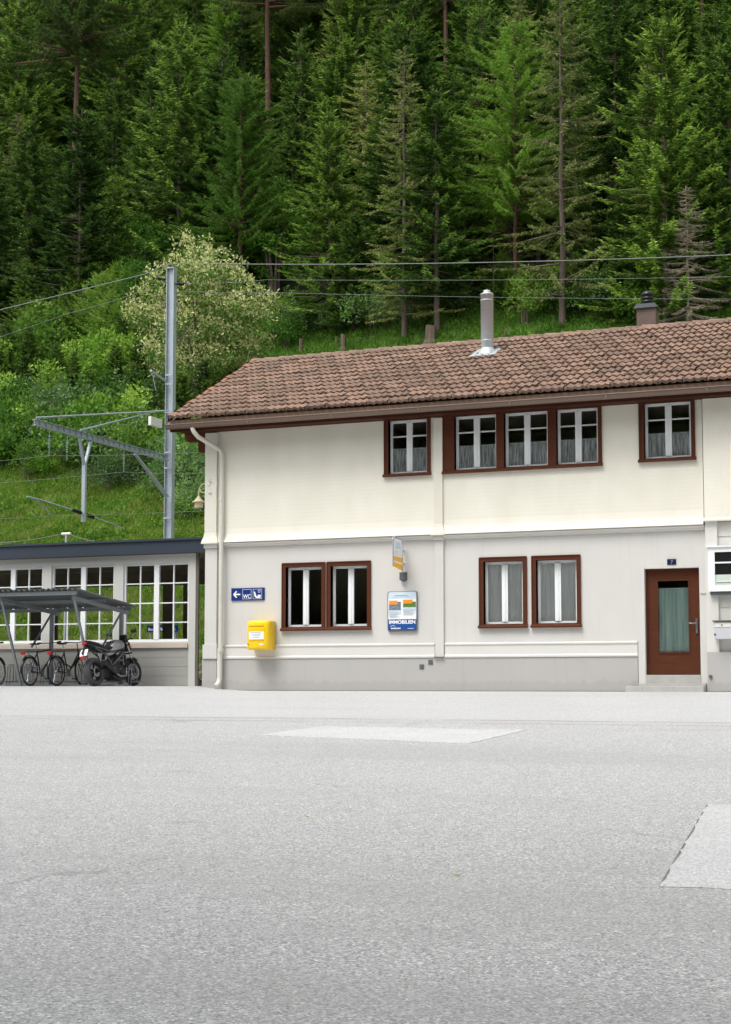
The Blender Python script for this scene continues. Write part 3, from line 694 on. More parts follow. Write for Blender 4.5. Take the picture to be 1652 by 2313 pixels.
# ---- roof
EY, EZ, RY = -.70, 6.11, 3.6; SL = R_(26.4); XL = -.57
def roof():
    rt = bpy.data.objects.new('roof', None); C.objects.link(rt); rt.parent = SB
    length = (RY-EY)/cos(SL); rows = 14; ch = length/rows; wl = .16; tw = 3*wl
    V = []; F = []; nx = int((XR+.4-XL)/tw)+1; ns = 13
    rng = random.Random(3); base = 0; off = 0
    col_j = [rng.uniform(-.006, .006) for _ in range(nx)]
    for c in range(nx+1):
        for r in range(rows):
            jit = rng.uniform(-.005, .007); tilt = rng.uniform(-.006, .008); du = rng.uniform(-.004, .004)
            x0 = XL+c*tw+du+.004-(r % 3)*wl; vv = []
            for (v, hh) in ((r*ch-.03, -.02), (r*ch-.03, .046), (r*ch-.03, .0461), (r*ch+.02, .052), (r*ch+ch*.55, .026), (r*ch+ch, .0)):
                for i in range(ns):
                    u = i/(ns-1); w_ = .5-.5*cos(2*pi*(u*3)); w_ = w_**1.3
                    scal = .050*(w_)*(1 if v < r*ch+.03 else 0)      # lower edge curves down at each roll
                    s_ = v-scal*.9
                    h_ = hh+.046*w_+jit+tilt*(u-.5)*2+(.012 if u > .93 else 0)
                    if hh == -.02: h_ = .046*w_-.016
                    y = EY+s_*cos(SL)-h_*sin(SL); z = EZ+s_*sin(SL)+h_*cos(SL)
                    vv.append((max(XL, x0+u*(tw-.016)), y, z))
            n0 = len(V); V += vv
            if vv[ns-1][0] <= XL+.01: V = V[:n0]; continue
            for a in (0, 2, 3, 4):
                for i in range(ns-1):
                    q = n0+a*ns+i; F.append((q, q+1, q+ns+1, q+ns))
            # right edge cheek
    me = np_mesh('tiles', np.array(V), np.array(F), [M['tile']], smooth=True)
    # flat shade the front lips so every course reads
    o = bpy.data.objects.new('tiles', me); C.objects.link(o); o.parent = rt
    mb = MB()      # boarding under tiles, both slopes
    yb, zb = RY, EZ+(RY-EY)*tan(SL)
    mb.quad((XL+.02,EY+.03,EZ-.012), (XR+.4,EY+.03,EZ-.012), (XR+.4,yb,zb-.03), (XL+.02,yb,zb-.03))
    mb.build('roof_deck', M['black'], rt)
    mb = MB(); yr = 2*RY-EY
    mb.quad((XL,yb,zb+.03), (XR+.4,yb,zb+.03), (XR+.4,yr,EZ+.03), (XL,yr,EZ+.03)); mb.build('rear_slope', M['tile'], rt)
    # ridge: overlapping half round caps
    mb = MB(); x = XL-.03; k = 0
    while x < XR+.4:
        n = 8; L = .42; vs = []; r0, r1 = .115, .098
        for (xx, rr) in ((x, r0), (x+L, r1)):
            for i in range(n+1):
                a = pi*i/n; vs.append((xx, RY+rr*cos(a)*1.15, zb-.035+rr*sin(a)*.85+(.012 if xx == x else 0)))
        mb.add(vs, [(i, i+1, i+n+2, i+n+1) for i in range(n)], 0, True); mb.add(vs[:n+1], [tuple(range(n+1))]); x += .38; k += 1
    mb.build('ridge_cap', M['tile'], rt)
    # verge tiles and barge board on the left gable
    mb = MB(); n = 14
    for i in range(n):
        s0 = i*ch-.03; s1 = s0+ch+.03
        for (sa, sb, lift) in ((s0, s1, .03),):
            ya, za = EY+sa*cos(SL), EZ+sa*sin(SL); yb2, zb2 = EY+sb*cos(SL), EZ+sb*sin(SL)
            mb.add([(XL-.035,ya,za-.10), (XL-.035,yb2,zb2-.10), (XL-.035,yb2,zb2+.055), (XL-.035,ya,za+.08), (XL+.10,yb2,zb2+.06), (XL+.10,ya,za+.085)], [(0,1,2,3), (3,2,4,5)])
    mb.build('verge_tile', M['tile_edge'], rt)
    mb = MB()
    mb.prism([(EY+.04,EZ-.09), (EY+.04,EZ-.30), (RY,zb-.30), (RY,zb-.05)], XL-.01, XL+.03, 'x'); mb.prism([(yr-.04,EZ-.09), (yr-.04,EZ-.30), (RY,zb-.30), (RY,zb-.05)], XL-.01, XL+.03, 'x')
    mb.build('barge_board', M['brown'], rt)
    mb = MB()      # soffit, fascia and purlin ends
    mb.box(XL+.03, XR+.3, -.60, -.047, 5.845, 5.87); mb.quad((XL+.03,-.0,5.87), (XL+.03,RY,zb-.14), (0,RY,zb-.14), (0,0,5.87)); 
    mb.build('soffit', M['brown_dark'], rt)
    mb = MB(); mb.box(XL+.0, XR+.3, -.635, -.602, 5.80, 6.075); mb.build('fascia', M['brown_dark'], rt)
    for (y, z) in ((.0, 5.80), (RY-.1, 7.55), (7.0, 5.80)):
        mb = MB(); mb.prism([(-.5, z-.13), (-.54, z+.0), (-.54, z+.06), (-.003, z+.06), (-.003, z-.13)], y-.045, y+.14, 'y'); 
        mb.prism([(-.17, z-.39), (-.19, z-.3), (-.19, z-.132), (-.003, z-.132), (-.003, z-.39)], y-.04, y+.13, 'y'); mb.build('purlin_bracket', M['brown'], rt)
    # gutter
    mb = MB(); n = 10; rr = .078; vs = []
    xs = [XL-.07]+[XL+k*2.0 for k in range(1, 13)]+[XR+.3]
    for x in xs:
        for i in range(n+1):
            a = pi+pi*i/n; vs.append((x, -.715+rr*cos(a), 5.945+rr*sin(a)*1.25+.0))
    for k in range(len(xs)-1):
        mb.add(vs[k*(n+1):(k+2)*(n+1)], [(i, i+1, i+n+2, i+n+1) for i in range(n)], 0, True)
    mb.add(vs[:n+1], [tuple(range(n+1))]); 
    mb.tube([(XL-.07,-.715-rr,5.945), (XR+.3,-.715-rr,5.945)], .012, 6)
    for k in range(1, 13): mb.box(XL+k*2.0-.02, XL+k*2.0+.02, -.715-rr-.010, -.715-rr+.0, 5.87, 5.955)
    mb.build('gutter', M['gutter'], rt)
    mb = MB(); mb.prism([(-.637,5.95), (-.70,5.965), (-.70,6.055), (-.637,6.07)], XL-.0, XR+.3, 'x'); mb.build('drip_flashing', M['drip'], rt)
    mb = MB(); r = .052
    mb.tube([(.02,-.715,5.86), (.06,-.70,5.76), (.12,-.62,5.66), (.36,-.26,5.47), (.44,-.155,5.40), (.47,-.13,5.28), (.47,-.13,3.9), (.47,-.13,.95)], r, 12)
    mb.tube([(.47,-.13,.95), (.47,-.13,.86)], r*1.35, 12)
    mb.tube([(.455,-.135,.86), (.455,-.135,.28), (.45,-.17,.17), (.44,-.30,.09)], r*1.12, 12)
    for z in (5.22, 4.25, 2.1): mb.tube([(.47,-.13,z), (.47,-.13,z+.02)], r*1.15, 12)
    mb.build('downpipe', M['cream_pipe'], rt)
    # flue
    fx, fy = 5.93, 2.45; fz = EZ+(fy-EY)*tan(SL)
    mb = MB(); mb.lathe([(.145,fz-.25), (.145,fz+1.38), (.152,fz+1.38), (.152,fz+1.40), (.135,fz+1.42), (.08,fz+1.43), (.08,fz+1.49), (.0,fz+1.50)], (fx,fy,0), 20)
    for z in (.30, 1.24): mb.lathe([(.145,fz+z), (.147,fz+z+.005), (.149,fz+z+.02), (.145,fz+z+.025)], (fx,fy,0), 20)
    fl = mb.build('flue_pipe', M['flue'], rt)
    mb = MB(); mb.tube([(fx,fy,fz-.02), (fx,fy,fz+.13), (fx,fy,fz+.14)], [.24, .16, .15], 16)
    mb.add([(fx-.34,fy-.36,fz-.36*tan(SL)+.08), (fx+.28,fy-.34,fz-.34*tan(SL)+.085), (fx+.30,fy+.2,fz+.2*tan(SL)+.08), (fx-.28,fy+.2,fz+.2*tan(SL)+.08)], [(0,1,2,3)])
    mb.build('flue_flashing', M['flue'], rt)
    # chimney behind the ridge
    mb = MB(); mb.box(9.06, 9.50, 4.0, 4.42, 7.6, 8.80); mb.build('chimney', M['chimney'], rt)
    mb = MB(); mb.box(9.01, 9.55, 3.95, 4.47, 8.802, 8.83); mb.prism([(9.01,8.83), (9.07,8.90), (9.49,8.90), (9.55,8.83)], 3.95, 4.47, 'y'); mb.build('chimney_cap', M['galv_dark'], rt)
    mb = MB(); mb.lathe([(.11,8.90), (.11,8.96), (.15,8.96), (.15,9.0), (.12,9.01), (.12,9.04), (.15,9.05), (.15,9.08), (.12,9.09), (.12,9.12), (.15,9.13), (.15,9.17), (.11,9.22), (.04,9.25), (0,9.255)], (9.28,4.2,0), 18); mb.build('cowl', M['blackp'], rt)
roof()

# ------------------------------------------------------------------ fixtures on the facade
def rrect(x0, x1, z0, z1, r, n=5):
    pts = []
    for (cx, cz, a0) in ((x1-r,z1-r,0), (x0+r,z1-r,90), (x0+r,z0+r,180), (x1-r,z0+r,270)):
        for k in range(n+1):
            a = R_(a0+90*k/n); pts.append((cx+r*cos(a), cz+r*sin(a)))
    return pts
def fpoly(mb, pts, y, m=0): mb.add([(p[0], y, p[1]) for p in pts], [tuple(reversed(range(len(pts))))], m)

# blue WC sign
t = thing('direction_sign', 'blue enamel sign with arrow and WC on wall above yellow box', 'sign', (1.08, -.02, 2.14))
mb = MB(); mb.box(.675, 1.495, -.025, -.004, 2.005, 2.285); mb.build('sign_plate', M['navy'], t)
mb = MB(); yy = -.0275
mb.bar((.755,yy,2.145), (.90,yy,2.145), .004, .032); mb.bar((.735,yy,2.14), (.81,yy,2.215), .004, .032); mb.bar((.735,yy-.0003,2.15), (.81,yy-.0003,2.075), .004, .032)
mb.build('arrow', M['signwhite'], t)
mb = MB()
for (a, b_) in ((.955,1.175), (1.215,1.435)):
    for q in ((a,a+.006,2.035,2.255), (b_-.006,b_,2.035,2.255), (a+.006,b_-.006,2.035,2.041), (a+.006,b_-.006,2.249,2.255)): mb.box(q[0], q[1], yy-.001, yy+.001, q[2], q[3])
# seated traveller with clock
mb.add([(x, yy-.001, z) for x, z in ((1.235,2.20), (1.265,2.20), (1.30,2.10), (1.33,2.085), (1.40,2.085), (1.41,2.055), (1.30,2.055), (1.255,2.09))], [tuple(reversed(range(8)))])
mb.box(1.335, 1.41, yy-.001, yy+.001, 2.088, 2.125)
mb.build('pictogram', M['signwhite'], t)
mb = MB(); mb.torus((1.37,yy,2.205), .026, .005, 18, 4, 'y'); mb.build('clock_pictogram', M['signwhite'], t)
text_mesh('WC', .125, M['signwhite'], (.972,-.0275,2.055), (pi/2,0,0), t, width=.185, bold=.002)

# yellow post box
t = thing('post_box', 'yellow wall post box with white label below the blue sign', 'post box', (1.5, -.2, .92))
PX0, PX1, PZ0, PZ1 = 1.25, 1.78, .90, 1.535
def pbox():
    mb = MB(); n = 10; pts = []
    front = [(PX0+(PX1-PX0)*i/n, -.385-.055*sin(pi*i/n)) for i in range(n+1)]
    plan = [(PX0,-.02)]+[(PX0,-.30), (PX0+.005,-.365)]+front[1:-1]+[(PX1-.005,-.365), (PX1,-.30), (PX1,-.02)]
    levels = [(PZ0, .90, .02), (PZ0+.02, .97, .0), (PZ0+.06, 1, 0), (PZ1-.08, 1, 0), (PZ1-.03, .98, 0), (PZ1-.005, .92, 0), (PZ1, .80, 0)]
    cx = (PX0+PX1)/2; vs = []; m = len(plan)
    for (z, k, _) in levels:
        for (x, y) in plan: vs.append((cx+(x-cx)*(.6+.4*k if k < 1 else 1), -.02+(y+.02)*k, z+(.03*(1-abs(x-cx)/.27) if z > PZ1-.09 else 0)*(.5)+(-(y+.2)*0.0)))
    fs = [(j*m+i, j*m+(i+1) % m, (j+1)*m+(i+1) % m, (j+1)*m+i) for j in range(len(levels)-1) for i in range(m)]
    mb.add(vs, fs, 0, True); mb.add(vs[-m:], [tuple(range(m))]); mb.add(vs[:m], [tuple(reversed(range(m)))])
    o = mb.build('box_body', M['yellow'], t)
pbox()
def curved(mb, x0, x1, z0, z1, off, m=0):
    n = 8; v = []
    for z in (z0, z1):
        for i in range(n+1):
            x = x0+(x1-x0)*i/n; u = (x-PX0)/(PX1-PX0); v.append((x, -.385-.055*sin(pi*u)-off, z))
    mb.add(v, [(i, i+1, i+n+2, i+n+1) for i in range(n)], m, True)
M['slot'] = surf('shadow_slot_ochre', rgb(190,140,10), .6, .05, 5, 30, 0)
mb = MB(); curved(mb, PX0+.06, PX1-.10, 1.40, 1.425, .002); mb.build('letter_slot', M['slot'], t)
mb = MB(); curved(mb, PX0+.06, PX1-.10, 1.085, 1.10, .002); mb.build('groove', M['slot'], t)
mb = MB(); curved(mb, PX0+.06, PX1-.10, 1.125, 1.30, .004); mb.build('label_plate', M['signwhite'], t)
mb = MB(); curved(mb, PX0+.05, PX1-.09, 1.335, 1.395, .010); curved(mb, PX0+.05, PX1-.09, 1.30, 1.335, .006); mb.build('slot_flap', M['yellow'], t)
mb = MB()
for k in range(4): curved(mb, PX0+.10+.02*k, PX1-.16-.015*k, 1.27-.035*k, 1.278-.035*k, .006)
mb.build('label_print', M['textgrey'], t)
mb = MB(); mb.tube([(PX0+.035,-.40,1.02), (PX0+.035,-.39,1.02)], .014, 10); mb.build('lock', M['blackp'], t)
mb = MB(); curved(mb, PX1-.2, PX1-.11, 1.0, 1.03, .004); mb.build('badge', M['signwhite'], t)

# notice board
t = thing('notice_board', 'framed property poster board reading IMMOBILIEN right of the dark windows', 'notice board', (4.78, -.03, 1.7))
mb = MB(); mb.prism(rrect(4.435, 5.115, 1.262, 2.136, .06), -.045, -.004, 'y'); mb.build('board_frame', M['chrome'], t, bevel=.004)
mb = MB(); fpoly(mb, rrect(4.455, 5.095, 1.30, 2.115, .045), -.047); mb.build('poster', M['signwhite'], t)
mb = MB(); fpoly(mb, rrect(4.457, 5.093, 1.97, 2.112, .04), -.0485, 0); mb.box(4.46, 4.76, -.0487, -.0476, 1.63, 1.76)
mb.box(4.79, 5.09, -.0487, -.0476, 1.70, 1.78); mb.build('poster_tint', M['signblue'], t)
mb = MB(); mb.box(4.475, 4.745, -.0500, -.049, 1.725, 1.905); mb.build('house_print', M['photo_a'], t)
mb = MB(); mb.box(4.795, 5.085, -.0500, -.049, 1.785, 1.90); mb.build('meadow_print', M['photo_b'], t)
mb = MB(); mb.box(4.475, 4.665, -.0515, -.0502, 1.85, 1.93); mb.box(4.795, 5.01, -.0515, -.0502, 1.865, 1.945); mb.build('price_flash', M['orange'], t)
mb = MB(); mb.box(4.455, 5.095, -.0500, -.049, 1.345, 1.53)
fpoly(mb, [(4.455,1.345), (4.455,1.33), (4.47,1.305), (4.50,1.30), (5.05,1.30), (5.08,1.305), (5.095,1.33), (5.095,1.345)], -.0495); mb.build('blue_band', M['bandblue'], t)
text_mesh('IMMOBILIEN', .105, M['signwhite'], (4.475,-.0520,1.435), (pi/2,0,0), t, width=.60, bold=.0035)
mb = MB()
for k in range(10): 
    for (a, b_) in ((4.48,4.74), (4.80,5.07)): mb.box(a, b_-random.uniform(0,.09), -.0497, -.0490, 1.69-k*.014-(0 if a < 4.7 else -.05), 1.694-k*.014-(0 if a < 4.7 else -.05))
mb.box(4.6, 4.9, -.0500, -.0490, 2.03, 2.045); mb.box(4.56, 4.95, -.05, -.049, 2.005, 2.012)
mb.build('small_print', M['textgrey'], t)
mb = MB()      # curved stroke emblem over a line of small lettering
pts = [(4.50+.12*k/8, 1.375+.022*sin(pi*k/8)) for k in range(9)]
for a, b_ in zip(pts, pts[1:]): mb.bar((a[0],-.0515,a[1]), (b_[0],-.0515,b_[1]), .003, .008)
for k in range(7): mb.box(4.52+k*.032, 4.544+k*.032, -.0522, -.0505, 1.322, 1.350)
for k in range(6): mb.box(4.90+k*.024, 4.916+k*.024, -.0522, -.0505, 1.325, 1.338)
mb.build('emblem', M['signwhite'], t)

# bus stop flag sign that projects from the wall
t = thing('bus_stop_sign', 'projecting white and yellow stop sign hung from the wall near the grey belt', 'sign', (4.9, -.3, 2.6))
SX = 4.80
mb = MB()
top = [(-.60,3.05), (-.585,3.13), (-.55,3.19), (-.49,3.225), (-.40,3.235), (-.10,3.235)]
mb.tube([(SX,-.66,3.20), (SX,-.66,2.62)], .018, 8)
mb.tube([(SX,-.66,3.16), (SX,-.655,3.22), (SX,-.60,3.25), (SX,-.30,3.25), (SX,-.14,3.22), (SX,-.09,3.12), (SX,-.085,2.55)], .018, 8)
mb.tube([(SX,-.09,3.0), (SX,-.006,3.0)], .016, 8); mb.tube([(SX,-.09,2.72), (SX,-.006,2.72)], .016, 8)
mb.build('hanger_frame', M['galv'], t)
mb = MB(); mb.prism([(-.64,2.84), (-.64,3.17), (-.60,3.22), (-.16,3.22), (-.11,3.12), (-.11,2.84)], SX-.012, SX+.012, 'x'); mb.build('sign_face', M['signwhite'], t)
mb = MB(); mb.prism([(-.64,2.625), (-.64,2.84), (-.11,2.84), (-.11,2.57)], SX-.012, SX+.012, 'x'); mb.build('yellow_band', M['busyellow'], t)
mb = MB(); mb.prism([(-.64,2.72), (-.64,2.75), (-.11,2.72), (-.11,2.685)], SX+.0125, SX+.0145, 'x'); 
mb.build('band_lettering', M['signwhite'], t)
mb = MB(); mb.prism([(-.55,3.0), (-.55,3.14), (-.30,3.14), (-.22,3.02)], SX+.0125, SX+.0145, 'x'); mb.box(SX+.0125, SX+.0145, -.58, -.42, 2.93, 2.95); mb.box(SX+.0125, SX+.0145, -.58, -.36, 2.885, 2.90); mb.build('printed_lines', M['signblue'], t)
mb = MB(); mb.box(4.73, 4.875, -.10, -.004, 2.37, 2.535); mb.prism([(4.73,2.365), (4.80,2.335), (4.875,2.365)], -.098, -.006, 'y'); o = mb.build('junction_box', M['galv_dark'], t, bevel=.006)

# house number
t = thing('house_number', 'tiny navy enamel house number plate above the brown door', 'sign', (10.55, -.04, 2.6))
mb = MB(); mb.box(10.455, 10.635, -.048, -.036, 2.535, 2.65); mb.build('number_plate', M['navyd'], t)
text_mesh('7', .105, M['textgrey'], (10.52,-.0495,2.555), (pi/2,0,0), t)

# display case and letterbox at the right edge
t = thing('display_case', 'white framed timetable showcase with dark panes at the right edge', 'showcase', (12.0, -.2, 1.97))
CY0 = -.25
mb = MB(); holed(mb, 11.30, 12.9, 1.97, 2.84, CY0, [(11.43,12.8,2.09,2.745)], .03)
mb.box(11.30, 12.9, CY0+.031, -.131, 1.97, 2.84); mb.box(11.27, 12.93, CY0-.03, -.131, 2.842, 2.87); mb.box(11.43, 12.8, CY0-.002, CY0+.02, 2.52, 2.55)
for x in (11.30, 12.9): mb.quad((x,CY0,1.97), (x,CY0+.031,1.97), (x,CY0+.031,2.84), (x,CY0,2.84))
mb.quad((11.3,CY0,1.97), (12.9,CY0,1.97), (12.9,CY0+.031,1.97), (11.3,CY0+.031,1.97))
mb.build('case_frame', M['white'], t)
mb = MB(); mb.box(11.43, 12.8, CY0+.021, CY0+.029, 2.30, 2.745); mb.build('dark_panel', M['pcb'], t)
mb = MB(); mb.box(11.43, 12.8, CY0+.019, CY0+.029, 2.09, 2.299); mb.build('notice_strip', M['palegreen'], t)
mb = MB(); mb.tube([(11.46,CY0+.01,2.16), (12.7,CY0+.01,2.17)], .010, 6); mb.build('strip_rail', M['frost'], t)
mb = MB(); mb.box(11.33, 12.88, -.22, -.131, 1.90, 1.968); mb.build('case_bracket', M['galv_dark'], t)
t = thing('letterbox', 'silver letterbox on the bay wall under the showcase', 'letterbox', (11.9, -.2, 1.02))
mb = MB(); mb.box(11.40, 12.3, -.33, -.131, 1.03, 1.37); mb.build('box_body', M['alu'], t, bevel=.01)
mb = MB(); mb.box(11.38, 12.32, -.36, -.15, 1.373, 1.395); mb.build('lid', M['darkpost'], t)
mb = MB(); mb.box(11.42, 12.28, -.338, -.331, 1.265, 1.345); mb.build('flap', M['frost'], t)
mb = MB(); mb.tube([(11.56,-.345,1.305), (11.56,-.338,1.305)], .016, 8); mb.tube([(11.425,-.338,1.12), (11.425,-.331,1.12)], .022, 8); mb.build('lock', M['darkpost'], t)

# lantern on the gable corner
t = thing('wall_lantern', 'cream metal lantern on curved arm at the left corner of the house', 'lamp', (0, .2, 4.7))
LX, LY = -.30, .22
mb = MB(); mb.tube([(.0,LY-.1,4.70), (-.12,LY-.06,4.715), (-.22,LY,4.70), (-.28,LY,4.63), (-.30,LY,4.50), (LX,LY,4.42)], .014, 8); mb.tube([(.0,LY-.08,4.50), (-.14,LY-.04,4.505), (-.24,LY,4.53), (-.27,LY,4.60)], .011, 8); mb.box(-.012, -.001, LY-.14, LY-.02, 4.40, 4.78)
mb.build('bracket_arm', M['lampcream'], t)
mb = MB(); mb.lathe([(.02,4.45), (.04,4.41), (.07,4.37), (.115,4.325), (.17,4.30), (.165,4.29), (.10,4.295)], (LX,LY,0), 8, smooth=False); mb.build('lamp_shade', M['lampcream'], t)
mb = MB(); mb.lathe([(.105,4.29), (.10,4.17), (.0,4.17)], (LX,LY,0), 8, smooth=False); mb.build('lamp_glass', M['lampcream'], t)
mb = MB(); mb.box(.10, .16, -.13, -.116, 4.62, 4.78); mb.tube([(.12,-.14,4.75), (.2,-.145,4.72)], .012, 6); mb.tube([(.12,-.14,4.48), (.2,-.145,4.46)], .012, 6); mb.build('fixing_plate', M['creamtrim'], t)

# ------------------------------------------------------------------ waiting hall (annex)
HY0, HY1 = .6, 4.3
WH = thing('waiting_hall', 'low flat roofed waiting hall with large white paned windows', 'building', (-5, .6, 0))
bays = [(-2.49, -.75)]+[(-2.49-1.993*k, -.75-1.993*k) for k in range(1, 7)]
ops = [(a, b_, 1.125, 2.965) for a, b_ in bays]
HXL = -14.6
mb = MB(); holed(mb, HXL, -.56, .985, 3.16, HY0, ops, .16); mb.quad((-.56,HY0,.985), (-.56,HY0+.16,.985), (-.56,HY0+.16,3.16), (-.56,HY0,3.16))
mb.box(-.735, -.56, HY0-.012, HY0-.002, .1, 3.0)
mb.quad((HXL,HY0,.0), (HXL,HY1,.0), (HXL,HY1,3.16), (HXL,HY0,3.16))
mb.build('wall_panel', M['hallgrey'], WH)
mb = MB(); mb.box(HXL, -.735, HY0-.006, HY0+.15, -.05, .984)
for k in range(4): mb.box(HXL, -.737, HY0-.0095, HY0-.0065, .12+k*.215, .125+k*.215)
mb.build('lower_wall', M['halldark'], WH)
mb = MB(); mb.box(HXL, -.745, HY0-.05, HY0-.013, .985, 1.085); mb.build('window_ledge', M['sillpink'], WH)
mb = MB(); mb.box(-.56, -.485, HY0-.01, HY0+.04, -.02, 3.16); mb.build('end_post', M['darkpost'], WH)
mb = MB(); mb.box(HXL-.2, -.04, .42, .50, 3.17, 3.49); mb.box(HXL-.2, -.04, .50, HY1+.5, 3.42, 3.48); mb.build('roof_fascia', M['slate'], WH)
mb = MB(); mb.box(HXL-.2, -.04, .38, .419, 3.462, 3.51); mb.build('roof_edge', M['slate'], WH)
mb = MB(); mb.box(HXL, -.05, .501, HY1+.4, 3.16, 3.19); mb.box(HXL, -.05, HY1-.04, HY1+.04, 2.70, 3.159); mb.box(-.48, -.03, HY0+.5, HY0+.6, 2.83, 3.159)
mb.box(HXL, -.05, 2.4, 2.5, 2.95, 3.159)
mb.build('ceiling', M['olive'], WH)
for k in range(4):
    x = -3.5-k*4.05
    mb = MB(); mb.box(x, x+.32, HY1-.03, HY1+.03, .0, 2.70); mb.box(x+.60, x+.84, HY1-.03, HY1+.03, 0, 2.70); mb.build('rear_column', M['olive'], WH)
mb = MB(); mb.box(HXL, -.5, HY0+.16, HY1+.3, .08, .12); mb.build('floor', M['platform'], WH)
for (a, b_) in bays:
    w = bpy.data.objects.new('window', None); C.objects.link(w); w.parent = WH; LOC[w.name] = Vector((0,0,0))
    y = HY0+.05; z0, z1 = 1.125, 2.965; f = MB(); xm = (a+b_)/2
    f.box(a, a+.045, y, y+.06, z0, z1); f.box(b_-.045, b_, y, y+.06, z0, z1); f.box(a+.045, b_-.045, y, y+.06, z0, z0+.06); f.box(a+.045, b_-.045, y, y+.06, z1-.05, z1)
    f.box(xm-.065, xm+.065, y-.008, y+.06, z0+.06, z1-.05)
    for (p, q) in ((a+.045, xm-.065), (xm+.065, b_-.045)):
        f.box((p+q)/2-.014, (p+q)/2+.014, y+.01, y+.05, z0+.06, z1-.05)
        for zz in (1.575, 2.03, 2.49):
            for (u, v) in ((p, (p+q)/2-.014), ((p+q)/2+.014, q)): f.box(u, v, y+.013, y+.047, zz-.013, zz+.013)
    f.build('frame', M['white'], w)
    g = MB(); g.quad((a+.045,y+.03,z0+.06), (b_-.045,y+.03,z0+.06), (b_-.045,y+.03,z1-.05), (a+.045,y+.03,z1-.05)); g.build('pane', M['glass_clear'], w)

# bench inside the hall
t = thing('waiting_bench', 'dark wooden bench inside the waiting hall behind the panes', 'bench', (-5.7, 3.2, .12))
mb = MB(); mb.box(-7.2, -4.6, 3.1, 3.5, 1.14, 1.20); mb.build('backrest', M['olive'], t)
mb = MB(); mb.box(-7.2, -4.6, 2.8, 3.3, .55, .60); mb.build('seat', M['olive'], t)
for x in (-7.1, -4.8): mb = MB(); mb.box(x, x+.08, 2.85, 3.45, .12, .549); mb.box(x, x+.08, 3.35, 3.42, .60, 1.139); mb.build('leg', M['darkpost'], t)

# station name board on the platform
t = thing('station_name_board', 'blue station name board on posts seen through the hall windows', 'sign', (-4.1, 6.4, .17))
bx0, bx1, by = -5.18, -4.206, 6.4
mb = MB(); mb.box(bx0, bx1, by-.02, by, 1.565, 1.745); mb.build('board', M['navy'], t)
text_mesh('Bergün/Bravuogn', .115, M['signwhite'], (bx0+.05,by-.0225,1.60), (pi/2,0,0), t, width=.84, bold=.001)
for x in (bx0+.1, bx1-.1): mb = MB(); mb.tube([(x,by+.03,.17), (x,by+.03,1.75)], .03, 8); mb.build('post', M['galv'], t)

# ------------------------------------------------------------------ bicycle shelter
t = thing('bicycle_shelter', 'galvanised open bicycle shelter with corrugated roof by the hall', 'shelter', (-2.9, -1.4, .1))
def zr_(y): return 2.20+(-2.5-y)*.1*1.0*1.0
def shelter():
    zf, zb_ = 2.19, 1.93; y0, y1 = -2.62, -.12; x0, x1 = -6.6, -1.70
    def zz(y): return zf+(zb_-zf)*(y-y0)/(y1-y0)
    n = int((x1-x0)/.011); v = []
    for y in (y0, y1):
        for i in range(n+1):
            x = x0+(x1-x0)*i/n; w_ = sin(2*pi*x/.137); v.append((x, y, zz(y)+.034*w_*(1-.25*w_*w_)))
    mb = MB(); mb.add(v, [(i, i+1, i+n+2, i+n+1) for i in range(n)], 0, True)
    v2 = [(p[0], p[1], p[2]-.004) for p in v]; mb.add(v2, [(i, i+n+1, i+n+2, i+1) for i in range(n)], 0, True)
    mb.add([v[i] for i in range(n+1)]+[v2[i] for i in range(n+1)], [(i, i+n+1, i+n+2, i+1) for i in range(n)])
    mb.build('roof_sheet', M['galv_dark'], t)
    for y in (y0+.08, (y0+y1)/2, y1-.12):
        mb = MB(); mb.bar((x0, y, zz(y)-.085), (x1-.06, y, zz(y)-.075), .04, .075); mb.bar((x0, y-.0, zz(y)-.115), (x1-.05, y, zz(y)-.115), .06, .005); mb.build('purlin', M['galv_shelter'], t)
    for x in (-5.62, -3.76, -1.90):
        mb = MB(); mb.bar((x, y0+.13, zz(y0+.13)-.165), (x, y1-.05, zz(y1-.05)-.165), .04, .08); mb.build('rafter', M['galv_shelter'], t)
        mb = MB(); mb.bar((x, y0+.2, zz(y0)-.2), (x, -1.62, .10), .046, .046); mb.build('strut', M['galv_shelter'], t)
        mb = MB(); mb.bar((x-.02, -.42, zz(-.42)-.2), (x-.02, -.42, .08), .065, .075); mb.build('post', M['galv_shelter'], t)
        mb = MB(); mb.bar((x, -.5, zz(-.5)-.24), (x, -1.24, .98), .035, .035, up=(0,1,0)); mb.build('brace', M['galv_shelter'], t)
shelter()
t = thing('bicycle_rack', 'low galvanised bicycle rack with wheel loops under the shelter', 'rack', (-3.3, -.8, .1))
mb = MB(); mb.bar((-6.2,-.62,.2), (-1.2,-.62,.2), .03, .03); mb.bar((-6.2,-1.5,.12), (-1.2,-1.5,.12), .03, .03); mb.build('rail', M['galv_shelter'], t)
for k in range(11):
    x = -6.0+k*.46
    for dx in (-.035, .035):
        mb = MB(); mb.tube([(x+dx,-.63,.2), (x+dx,-.65,.55), (x+dx,-.75,.60), (x+dx,-.86,.55), (x+dx,-.9,.12)], .008, 6); mb.build('wheel_loop', M['galv_shelter'], t)

